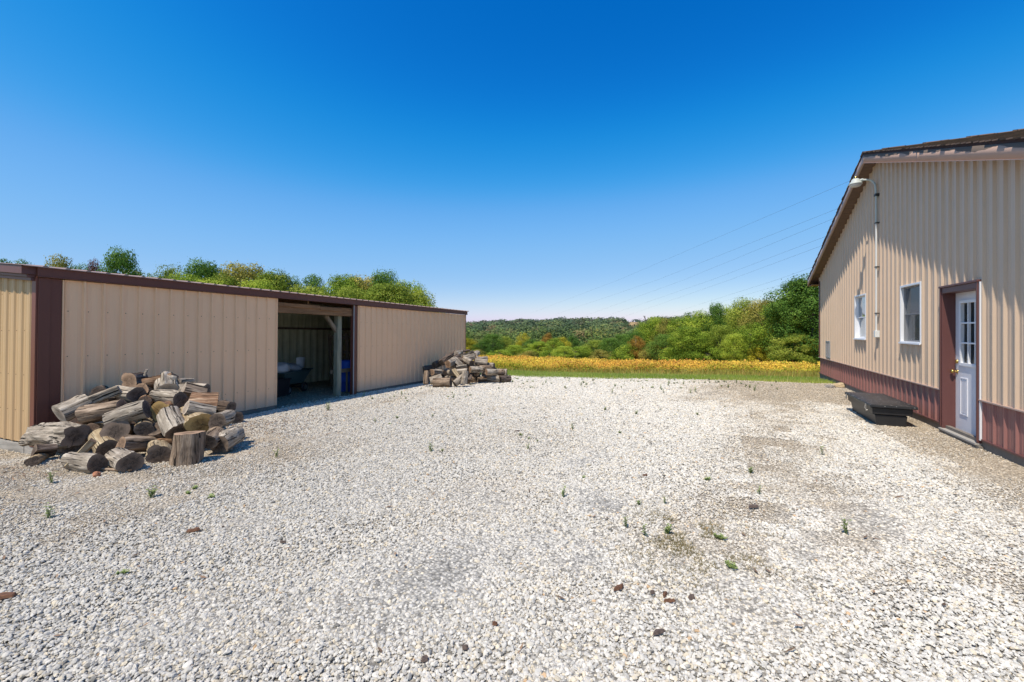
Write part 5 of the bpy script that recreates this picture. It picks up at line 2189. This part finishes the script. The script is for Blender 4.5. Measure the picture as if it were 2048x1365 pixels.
def far_woods():
    """the wooded hill across the valley: one mass"""
    rng = np.random.default_rng(77)
    rr = random.Random(9)
    Vs, Fs, Cs = [], [], []
    off = 0
    greens = [(0.13, 0.20, 0.05), (0.18, 0.26, 0.06), (0.25, 0.32, 0.07), (0.30, 0.34, 0.08), (0.32, 0.28, 0.09), (0.36, 0.25, 0.10), (0.42, 0.42, 0.09)]
    wts = [3.2, 3, 2.2, 1.5, 0.7, 0.35, 0.5]
    n = 0
    for _ in range(2300):
        F = 85 + 440 * rr.random() ** 0.75
        px = rr.uniform(560, 1800)
        p = at(px, 600, F)
        if p.y < 60:
            continue
        # a clearing on the hillside with the farm field
        if 330 < F < 520 and 1245 < px < 1300:
            continue
        g = ground_z(p.x, p.y)
        h = rr.uniform(6.0, 10.0) * (0.7 if F < 140 else 1.0)
        w = h * rr.uniform(0.5, 0.8)
        k = 520 if F < 160 else (340 if F < 300 else 230)
        lf = 0.0075 * F * (0.75 if F < 160 else 0.62)
        d = rng.normal(size=(k, 3))
        d /= np.linalg.norm(d, axis=1, keepdims=True)
        lob = 1 + 0.28 * np.sin(d[:, 0] * 5 + n) * np.sin(d[:, 1] * 5 + n * 2) + 0.2 * np.sin(d[:, 2] * 7 + n)
        c = d * lob[:, None] * np.array((w, w, h * 0.5)) * (0.75 + 0.3 * rng.random((k, 1)))
        c += np.array((p.x, p.y, g + h * 0.5))
        V, Fq = leaf_quads(c, d + 0.22 * rng.normal(size=(k, 3)) + np.array((0, 0, 0.1)), lf, rng, 0.75)
        base = np.array(rr.choices(greens, wts)[0]) * rr.uniform(0.42, 0.95)
        hz = min(0.40, max(0, (F - 80) / 1100))  # aerial haze mixed into the leaf colour, stronger with distance
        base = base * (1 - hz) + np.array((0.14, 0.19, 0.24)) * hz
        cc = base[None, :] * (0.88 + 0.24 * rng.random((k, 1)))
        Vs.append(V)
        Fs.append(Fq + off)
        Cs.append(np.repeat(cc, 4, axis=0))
        off += len(V)
        n += 1
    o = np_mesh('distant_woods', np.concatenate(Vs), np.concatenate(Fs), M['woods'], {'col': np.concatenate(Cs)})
    tag(o, 'mixed autumn woodland covering the low hills across the valley', 'woods', kind='stuff')
    # far fields in the clearing and the little white house
    m = MB()
    q = [at(1240, 668, 470), at(1310, 668, 470), at(1310, 655, 560), at(1240, 655, 560)]
    zs = []
    v = []
    n = 12
    for i in range(n):
        for j in range(4):
            pts = []
            for (ii, jj) in ((i, j), (i + 1, j), (i + 1, j + 1), (i, j + 1)):
                p = at(1235 + 80 * ii / n, 660, 395 + 130 * jj / 4)
                pts.append((p.x, p.y, ground_z(p.x, p.y) + 0.6 + jj * 1.5))
            m.face(pts)
    mm = NT('ripe_hill_field')
    nn = mm.noise(0.08, 3, 0.6, mm.coords('Object'))
    mm.color(mm.ramp(nn, [(0.3, (0.30, 0.19, 0.08)), (0.7, (0.45, 0.30, 0.12))]))
    tag(m.build('hill_field', mm.set(0.95)), kind='structure')
    p = at(1173, 686, 150)
    g = ground_z(p.x, p.y)
    o = thing('farm_building', 'tiny white farm building half hidden by trees across the valley', 'building', (p.x, p.y, p.z - 3.6), (0, 0, YAW + 0.2))
    m = MB()
    m.box(-2.3, 2.3, -1.5, 1.5, -3, 3.0)
    m.build('wall', M['white'], o)
    m = MB()
    m.prism([(-2.5, -1.8, 3.0), (2.5, -1.8, 3.0), (2.5, 1.8, 3.0), (-2.5, 1.8, 3.0)], [(-2.5, -0.05, 3.9), (2.5, -0.05, 3.9), (2.5, 0.05, 3.9), (-2.5, 0.05, 3.9)])
    m.build('roof', M['grey_metal'], o)
    for x in (-1.4, 1.1):
        m = MB()
        m.box(x - 0.35, x + 0.35, -1.53, -1.502, 1.0, 2.2)
        m.build('window', M['black_in'], o)
    # a dead snag above the trees
    p = at(1291, 632, 60)
    o = thing('dead_tree', 'bare dead treetop sticking above the left end of the tree line', 'tree', (p.x, p.y, ground_z(p.x, p.y)))
    m = MB()
    h = p.z - o.location.z
    m.tube([(0, 0, 0), (0.05, 0, h * 0.6), (-0.1, 0.1, h * 1.0)], [0.16, 0.1, 0.05], 8)
    m.build('trunk', M['bark'], o)
    for (z, dx, dz) in ((0.72, 0.5, 0.7), (0.8, -0.55, 0.6), (0.87, 0.4, 0.5), (0.93, -0.3, 0.45)):
        m = MB()
        m.tube([(0, 0.03, h * z), (dx, 0.05, h * z + dz)], [0.06, 0.025], 6)
        m.build('branch', M['bark'], o)


far_woods()


# ------------------------------------------------------------------ field, grass, weeds
def field():
    rng = np.random.default_rng(5)

    def gz(x, y):
        return np.array([ground_z(a, b) for a, b in zip(x, y)])

    def far_edge(x):
        # the tree line cuts across the field
        return np.interp(x, [-60, -26, -12, 0, 6, 14, 30], [52, 50, 40, 34, 30, 30, 30])
    parts = []
    # front rows in full depth, then the top of the stand
    x = rng.uniform(-22, 13, 170000)
    y = np.array([field_y(a) for a in x]) + rng.random(len(x)) ** 1.3 * 5
    parts.append((x, y, rng.random(len(x)) ** 0.8, 0.062))
    x = rng.uniform(-55, 22, 130000)
    y = 23 + rng.random(len(x)) * 30
    k = y < far_edge(x) + 3
    x, y = x[k], y[k]
    parts.append((x, y, 0.45 + 0.55 * rng.random(len(x)), 0.11))
    Vs, Fs, Cs = [], [], []
    off = 0
    for (x, y, t, size) in parts:
        n = len(x)
        base = gz(x, y)
        hh = 0.35 + 0.10 * np.sin(x * 1.9 + y) + 0.07 * np.sin(x * 5.1 - y * 2.2) + 0.05 * rng.normal(size=n)
        z = base + 0.02 + t * hh
        c = np.stack([x, y, z], 1)
        nrm = rng.normal(size=(n, 3)) * 0.8 + np.array((0, -0.35, 0.75))
        V, Fq = leaf_quads(c, nrm, size, rng, 0.75)
        gold = np.array((0.90, 0.56, 0.085))
        lime = np.array((0.58, 0.56, 0.05))
        green = np.array((0.22, 0.32, 0.04))
        brown = np.array((0.66, 0.34, 0.08))
        patch = 0.5 + 0.5 * np.sin(x * 0.33 + 1.3) * np.sin(x * 0.9 + y * 0.35)
        front = np.clip(1 - (y - 18.9) / 1.6, 0, 1)
        w_green = np.clip(front * (1.35 - t * 1.05) + 0.12 * rng.random(n) + 0.28 * patch * front, 0, 1)
        w_green = np.maximum(w_green, (rng.random(n) < 0.08) * 0.8)
        col = gold[None] * (1 - w_green[:, None]) + (green * 0.55 + lime * 0.45)[None] * w_green[:, None]
        br = (rng.random(n) < 0.16)
        col[br] = brown
        col *= (0.6 + 0.6 * rng.random((n, 1)))
        # yellower toward the left, drier toward the right
        col[:, 1] *= 1 + 0.10 * np.sin(x * 0.4)
        Vs.append(V), Fs.append(Fq + off), Cs.append(np.repeat(col, 4, axis=0))
        off += len(V)
    o = np_mesh('bean_field', np.concatenate(Vs), np.concatenate(Fs), M['crop'], {'col': np.concatenate(Cs)})
    tag(o, 'golden ripening bean crop in a wide band behind the gravel yard', 'crop field', kind='stuff')


field()


def blades(name, label, cat, x, y, h, w, col, rng, lean=0.35):
    n = len(x)
    z = np.array([ground_z(a, b) for a, b in zip(x, y)])
    a = rng.random(n) * 2 * np.pi
    d = np.stack([np.cos(a), np.sin(a), np.zeros(n)], 1)
    p = np.stack([x, y, z - 0.01], 1)
    b = rng.random(n) * 2 * np.pi
    ln = np.stack([np.cos(b), np.sin(b), np.zeros(n)], 1) * (lean * rng.random(n) * h)[:, None]
    tip = p + ln + np.stack([np.zeros(n), np.zeros(n), h], 1)
    V = np.stack([p - d * w[:, None], p + d * w[:, None], tip], 1).reshape(-1, 3)
    o = np_mesh(name, V, np.arange(n * 3).reshape(-1, 3), M['crop'], {'col': np.repeat(col, 3, axis=0)}, tri=True)
    return tag(o, label, cat, kind='stuff')


def grass():
    rng = np.random.default_rng(15)
    n = 210000
    x = rng.uniform(-16, 12, n)
    e = np.array([edge_y(a) for a in x])
    f = np.array([field_y(a) for a in x])
    y = e - 0.10 + (f - e + 0.35) * rng.random(n)
    k = ~((x > 3.2) & (y < 17.65))
    # a gap-toothed edge toward the gravel
    edge = (y - e) < 0.35
    k &= ~(edge & (rng.random(n) < 0.45))
    x, y = x[k], y[k]
    n = len(x)
    h = 0.05 + 0.07 * rng.random(n)
    h *= 1 + 0.7 * (rng.random(n) < 0.04)
    w = np.full(n, 0.007)
    c1, c2, c3 = np.array((0.26, 0.38, 0.05)), np.array((0.40, 0.47, 0.09)), np.array((0.58, 0.50, 0.22))
    t = rng.random(n)
    pt = 0.5 + 0.5 * np.sin(x * 0.8) * np.sin(y * 1.3 + x * 0.3)
    col = c1[None] * (1 - pt[:, None]) + c2[None] * pt[:, None]
    dry = t < 0.15
    col[dry] = c3
    col *= (0.7 + 0.6 * rng.random((n, 1)))
    blades('verge_grass', 'short mown green grass strip between the gravel and the golden crop', 'grass', x, y, h, w, col, rng)
    # tall dry grasses along the front of the crop, thickest towards the long building
    n = 16000
    x = -14 + 19 * rng.random(n) ** 0.36
    y = np.array([field_y(a) for a in x]) + rng.normal(size=n) * 0.35 + 0.1
    k = ~((x > 3.2) & (y < 17.65))
    x, y = x[k], y[k]
    n = len(x)
    h = 0.10 + 0.26 * rng.random(n)
    w = np.full(n, 0.009)
    t = rng.random((n, 1))
    col = np.array((0.36, 0.40, 0.07))[None] * (1 - t) + np.array((0.70, 0.50, 0.16))[None] * t
    col *= (0.65 + 0.6 * rng.random((n, 1)))
    blades('tall_grass', 'tall yellowing grass and seed heads along the front edge of the crop', 'grass', x, y, h, w, col, rng, 0.5)


grass()


def weed_mesh(seed, h, spread, nblade, leafy=True):
    rng = np.random.default_rng(seed)
    V, F, C = [], [], []
    off = 0
    for i in range(nblade):
        a = rng.random() * 6.28
        l = h * (0.5 + 0.5 * rng.random())
        base = np.array((rng.normal() * 0.01, rng.normal() * 0.01, 0))
        dirv = np.array((math.cos(a) * spread * rng.random(), math.sin(a) * spread * rng.random(), 1.0))
        dirv /= np.linalg.norm(dirv)
        side = np.cross(dirv, (math.cos(a + 1.2), math.sin(a + 1.2), 0.1))
        side /= np.linalg.norm(side)
        w = 0.004
        p1 = base + dirv * l * 0.6
        p2 = base + dirv * l + np.array((dirv[0], dirv[1], -0.2)) * l * 0.25
        V += [base - side * w, base + side * w, p1 + side * w * 0.8, p1 - side * w * 0.8]
        F.append([off, off + 1, off + 2, off + 3])
        V += [p1 - side * w * 0.8, p1 + side * w * 0.8, p2 + side * w * 0.2, p2 - side * w * 0.2]
        F.append([off + 4, off + 5, off + 6, off + 7])
        cc = np.array((0.24, 0.29, 0.10)) * (0.7 + 0.6 * rng.random())
        C += [cc] * 8
        off += 8
        if leafy:
            for k in range(4):
                c = base + dirv * l * (0.3 + 0.2 * k)
                b = rng.random() * 6.28
                d = np.array((math.cos(b), math.sin(b), 0.35)) * (0.022 + 0.02 * rng.random())
                s = np.cross(d, (0, 0, 1)) * 0.35
                V += [c, c + d * 0.5 + s, c + d, c + d * 0.5 - s]
                F.append([off, off + 1, off + 2, off + 3])
                C += [cc * 1.2] * 4
                off += 4
    return np_mesh('weed', np.array(V), np.array(F), M['crop'], {'col': np.array(C)}, link=False).data


WEEDS = [weed_mesh(1, 0.10, 1.1, 14), weed_mesh(2, 0.13, 0.7, 10), weed_mesh(3, 0.07, 1.6, 18), weed_mesh(4, 0.20, 0.35, 7), weed_mesh(5, 0.24, 0.5, 12)]


def weeds():
    rr = random.Random(4)
    special = [
        (657, 822, 4, 1.25, 'bright green leafy weed in front of the shed doorway'),
        (303, 997, 1, 1.3, 'dark green bushy weed on the gravel right below the near woodpile'),
        (103, 968, 3, 1.1, 'slender weed beside the left front of the near woodpile'),
        (98, 1038, 3, 1.0, 'slender weed in the dirty gravel at the left edge'),
        (245, 1150, 2, 0.7, 'small low weed in the lower left gravel'),
        (424, 997, 2, 0.9, 'rightmost of three low weeds right of the near woodpile'),
        (376, 989, 2, 0.7, 'leftmost of three low weeds right of the near woodpile'),
        (390, 979, 2, 0.8, 'middle of three low weeds right of the near woodpile'),
        (553, 915, 3, 0.9, 'thin upright weed between the near woodpile shadow and the yard centre'),
        (1252, 1056, 3, 0.8, 'thin weed at the left edge of the brown mossy patch'),
        (1278, 1012, 1, 0.7, 'small weed above the brown mossy patch'),
        (1645, 912, 3, 1.1, 'thin dry weed in the gravel in front of the toolbox'),
        (1692, 1070, 3, 1.1, 'taller thin weed in the white gravel at the right'),
        (1415, 962, 2, 0.9, 'low dark weed above and right of the mossy patch'),
        (1168, 958, 2, 0.7, 'small low weed near the yard centre'),
        (1440, 1080, 2, 1.0, 'tan dry tuft right of the mossy patch'),
        (1462, 1138, 2, 1.0, 'dry tuft below right of the mossy patch'),
        (1518, 990, 3, 0.7, 'thin weed near a dark stone right of centre'),
    ]
    for (px, py, k, s, lab) in special:
        p = gnd(px, py)
        o = bpy.data.objects.new('weed', WEEDS[k])
        COL.objects.link(o)
        o.location = p
        o.rotation_euler = (0, 0, rr.random() * 6)
        o.scale = (s * 0.72,) * 3
        tag(o, lab, 'weed', 'weeds scattered in the gravel')
    mids = [(1272, 830), (1350, 832), (1042, 873), (1058, 880), (960, 834), (865, 834), (815, 805), (1160, 818), (1100, 812), (905, 788), (1012, 790), (942, 772),
            (1210, 822), (1320, 822), (1450, 815), (1395, 832), (780, 850), (795, 838), (862, 905), (885, 905), (1056, 900), (1126, 996), (1330, 1010), (1502, 948),
            (1145, 860), (1240, 868), (990, 842), (750, 845), (700, 880), (1075, 885), (1290, 1075), (1335, 1070)]
    for _ in range(150):
        mids.append((rr.uniform(1000, 1560), 753 + abs(rr.gauss(0, 14)) + rr.random() * 4))
    for _ in range(30):
        mids.append((rr.uniform(720, 1000), rr.uniform(775, 800)))
    for i, (px, py) in enumerate(mids):
        p = gnd(px, py)
        if p.x > 3.1:
            continue
        xs = -8.2853 * math.cos(0.041) - p.y * math.sin(0.041)
        if p.x < xs + 0.15 or p.y > edge_y(p.x):
            continue
        o = bpy.data.objects.new('weed', WEEDS[rr.choice([0, 1, 2, 3, 1, 3])])
        COL.objects.link(o)
        o.location = p
        o.rotation_euler = (0, 0, rr.random() * 6)
        s = rr.uniform(0.30, 0.80) * (1.25 if py < 790 else 1)
        o.scale = (s, s, s)
        tag(o, 'small green weed sprouting through the white gravel of the open yard', 'weed', 'weeds scattered in the gravel')
    # dry moss and trodden stems in the brown patch
    rng = np.random.default_rng(3)
    n = 11000
    x = -0.15 + rng.normal(size=n) * 0.28
    y = 3.55 + rng.normal(size=n) * 0.33
    keep = np.array([nz(a, b, 3.2, 2.0) > 0.0 for a, b in zip(x, y)])
    x, y = x[keep], y[keep]
    n = len(x)
    t = rng.random((n, 1))
    col = np.array((0.16, 0.15, 0.055))[None] * (1 - t) + np.array((0.36, 0.27, 0.12))[None] * t
    blades('dry_moss', 'patch of brown moss and trodden stems in the gravel right of centre', 'moss', x, y, 0.02 + 0.035 * rng.random(n), np.full(n, 0.003), col, rng, 1.6)


weeds()


def chips():
    """bark scraps, leaves and odd stones on the gravel"""
    lst = [
        (1237, 1183, 0.085, 0.030, 'chip', 0.7, 'reddish bark scrap, leftmost of the scraps in the lower right gravel'),
        (1330, 1197, 0.050, 0.022, 'chip', 0.9, 'upper of two small reddish bark scraps in the lower right gravel'),
        (1338, 1210, 0.060, 0.018, 'chip', -0.1, 'lower of two small reddish bark scraps in the lower right gravel'),
        (1383, 1202, 0.042, 0.034, 'chip_grey', 0.3, 'dark brown chunk right of the reddish bark scraps'),
        (1318, 1273, 0.080, 0.024, 'chip_grey', 0.5, 'dark bark scrap below the reddish ones'),
        (387, 1067, 0.090, 0.040, 'chip', 0.2, 'red-brown bark scrap in the left gravel below the near woodpile'),
        (8, 1200, 0.100, 0.060, 'chip', 0.4, 'red-brown bark scrap at the left edge of the photo'),
        (1506, 1018, 0.110, 0.045, 'chip_grey', 0.0, 'dark flat scrap right of the brown patch'),
        (1290, 955, 0.060, 0.025, 'chip', 0.0, 'small reddish scrap in the middle of the yard'),
        (1305, 1193, 0.030, 0.025, 'chip_grey', 0.0, 'small dark stone left of the pair of reddish bark scraps'),
        (850, 1328, 0.035, 0.03, 'chip_grey', 0.0, 'dark stone in the bottom gravel left of centre'),
        (930, 1305, 0.035, 0.02, 'chip_grey', 0.0, 'dark stone in the bottom gravel just left of centre'),
        (990, 1257, 0.03, 0.02, 'chip', 0.0, 'small orange-brown scrap in the bottom gravel near centre'),
        (1035, 865, 0.10, 0.03, 'chip_grey', 0.3, 'brown debris scrap in the mid yard'),
        (566, 1091, 0.05, 0.012, 'chip_grey', 0.0, 'grey twig scrap in the left gravel'),
    ]
    for i, (px, py, l, w, mt, a, lab) in enumerate(lst):
        p = gnd(px, py)
        m = MB()
        rr = random.Random(i)
        n = 10
        bot, top = [], []
        for k in range(n):
            t = 2 * math.pi * k / n
            q = 1 + 0.25 * rr.uniform(-1, 1)
            x, y = l / 2 * math.cos(t) * q, w / 2 * math.sin(t) * q
            bot.append((x, y, -0.004))
            top.append((x * 0.85, y * 0.7, 0.010 + rr.uniform(-0.003, 0.006)))
        m.prism(bot, top)
        o = m.build('bark_scrap' if 'stone' not in lab else 'stone', M[mt])
        o.location = p + Vector((0, 0, 0.022))
        o.rotation_euler = (rr.uniform(-0.1, 0.1), rr.uniform(-0.1, 0.1), YAW + a)
        tag(o, lab, 'bark scrap' if 'stone' not in lab else 'stone')
    import bmesh
    for (px, py, s, mt, lab, sc) in ((1680, 775, 0.20, 'rock', 'pale yellowish rock against the base of the long building', (1, 0.55, 0.4)),
                                     (1662, 776, 0.13, 'rock_grey', 'grey broken rock beside the pale yellowish one', (1, 0.6, 0.35))):
        bm = bmesh.new()
        bmesh.ops.create_icosphere(bm, subdivisions=3, radius=1)
        for v in bm.verts:
            v.co *= 1 + 0.35 * mnoise.fractal(v.co * 1.2 + Vector((s * 50, 0, 0)), 1, 2, 3)
            v.co = Vector((v.co.x * sc[0], v.co.y * sc[1], v.co.z * sc[2])) * s
        me = bpy.data.meshes.new('rock')
        bm.to_mesh(me)
        bm.free()
        me.materials.append(M[mt])
        o = bpy.data.objects.new('rock', me)
        COL.objects.link(o)
        p = gnd(px, py)
        o.location = p + Vector((0, 0, s * 0.25))
        o.rotation_euler = (0, 0, YAW)
        tag(o, lab, 'rock')


chips()


def litter():
    rng = np.random.default_rng(31)
    Vs, Cs = [], []
    n1, n2, n3 = 1500, 500, 260
    pts = []
    for _ in range(n1):
        p = shw(0.9 + abs(rng.normal()) * 0.75, 1.2 + rng.normal() * 1.25, 0)
        pts.append((p.x, p.y))
    c = at(940, 770, 13.6)
    for _ in range(n2):
        pts.append((c.x + rng.normal() * 1.2, c.y + rng.normal() * 0.8))
    for _ in range(n3):
        pts.append((rng.uniform(-5.5, 3.0), rng.uniform(1.0, 8.0)))
    for (x, y) in pts:
        z = ground_z(x, y) + 0.018 + rng.random() * 0.01
        a = rng.random() * 6.28
        l, w = 0.012 + 0.03 * rng.random() ** 2, 0.004 + 0.007 * rng.random()
        d = np.array((math.cos(a), math.sin(a), rng.normal() * 0.25)) * l
        e = np.array((-math.sin(a), math.cos(a), rng.normal() * 0.25)) * w
        p = np.array((x, y, z))
        Vs += [p - d, p - e, p + d, p + e * 1.2]
        k = rng.random()
        col = np.array((0.10, 0.065, 0.045)) * (1 - k) + np.array((0.34, 0.22, 0.14)) * k
        Cs += [col] * 4
    o = np_mesh('bark_litter', np.array(Vs), np.arange(len(Vs)).reshape(-1, 4), M['straw'], {'col': np.array(Cs)})
    tag(o, 'small dark bark crumbs and wood splinters scattered on the gravel round the woodpiles', 'bark litter', kind='stuff')


litter()


# ------------------------------------------------------------------ power lines
def wires():
    L = [((1600, 405), (1238, 560), (1061, 627), 'highest'), ((1600, 447.5), (1315.6, 560), (1111.5, 629), 'second highest'), ((1600, 465), (1368, 560), (1155, 637.7), 'third highest'),
         ((1600, 493), (1424, 560), (1205, 635), 'fourth highest'), ((1600, 508), (1460, 560), (1241.6, 636), 'fifth highest'),
         ((1600, 543.6), (1554, 560), (1342.7, 627), 'sixth highest'), ((1640, 542), (1595.7, 560), (1426, 609), 'lowest')]
    for i, (a, b, c, nm) in enumerate(L):
        e = (a[0] + (a[0] - b[0]) / (a[0] - b[0]) * 170, a[1] + (a[1] - b[1]) / (a[0] - b[0]) * 170)
        pts = []
        ctrl = [e, a, b, c]
        F0, F1 = 58.0, 420.0
        for p, q in zip(ctrl, ctrl[1:]):
            for k in range(6):
                t = k / 6
                px, py = p[0] + (q[0] - p[0]) * t, p[1] + (q[1] - p[1]) * t
                w = (px - c[0]) / (e[0] - c[0])
                F = 1 / (w / F0 + (1 - w) / F1)
                pts.append(at(px, py, F))
        pts.append(at(c[0], c[1], F1))
        o = thing('power_line', '%s of the power lines slanting down to the hills behind the long building' % nm, 'power line', pts[0], group='power lines crossing the sky')
        m = MB()
        m.tube([p - pts[0] for p in pts], 0.014, 5)
        m.build('wire', M['wire'], o)


wires()

# ------------------------------------------------------------------ light
SUN = Vector((-0.168, -0.54, 1.0)).normalized()
el = math.asin(SUN.z)
az = math.atan2(SUN.x, SUN.y)
w = bpy.data.worlds.new('World')
scene.world = w
w.use_nodes = True
nt = w.node_tree
bg = nt.nodes['Background']
sky = nt.nodes.new('ShaderNodeTexSky')
sky.sky_type = 'NISHITA'
sky.sun_disc = False
sky.sun_elevation = el
sky.sun_rotation = az
sky.altitude = 300
sky.air_density = 1.0
sky.dust_density = 0.6
sky.ozone_density = 3.0

STR = 0.14
def vm(op, a, val):
    n = nt.nodes.new('ShaderNodeVectorMath')
    n.operation = op
    nt.links.new(a, n.inputs[0])
    n.inputs['Scale'].default_value = val
    return n.outputs[0]
cur = nt.nodes.new('ShaderNodeRGBCurve')
cur.mapping.extend = 'EXTRAPOLATED'
for ch, pts in ((0, ((0.0, 0.0), (0.12, 0.001), (0.171, 0.016), (0.254, 0.140), (0.533, 0.375), (1.0, 1.12))),
                (1, ((0.0, 0.0), (0.209, 0.135), (0.292, 0.262), (0.418, 0.41), (0.753, 0.60), (1.0, 0.93))),
                (2, ((0.0, 0.0), (0.397, 0.52), (0.515, 0.69), (0.679, 0.82), (0.888, 0.86), (1.0, 0.91)))):
    c = cur.mapping.curves[ch]
    c.points[0].location = pts[0]
    c.points[-1].location = pts[-1]
    for p in pts[1:-1]:
        c.points.new(*p)
cur.mapping.update()
nt.links.new(vm('SCALE', sky.outputs[0], STR), cur.inputs['Color'])
nt.links.new(vm('SCALE', cur.outputs[0], 1 / STR), bg.inputs['Color'])
bg.inputs['Strength'].default_value = 0.15
ld = bpy.data.lights.new('sun', 'SUN')
ld.energy = 5.0
ld.angle = math.radians(0.53)
ld.color = (1.0, 0.925, 0.80)
lo = bpy.data.objects.new('sun', ld)
COL.objects.link(lo)
lo.rotation_euler = (-SUN).to_track_quat('-Z', 'Y').to_euler()

# ------------------------------------------------------------------ camera
cd = bpy.data.cameras.new('camera')
cd.sensor_width = 36
cd.lens = F_PX / 2048 * 36
cd.shift_y = -(682.5 - HOR) / 2048
cd.clip_start = 0.05
cd.clip_end = 5000
cam = bpy.data.objects.new('camera', cd)
COL.objects.link(cam)
cam.location = (0, 0, CAM_Z)
cam.rotation_euler = (math.radians(90), 0, YAW)
scene.camera = cam

scene.view_settings.view_transform = 'Standard'
scene.view_settings.look = 'None'
scene.view_settings.exposure = 0
scene.view_settings.gamma = 1
scene.cycles.use_denoising = True
scene.cycles.max_bounces = 8
scene.cycles.transparent_max_bounces = 8
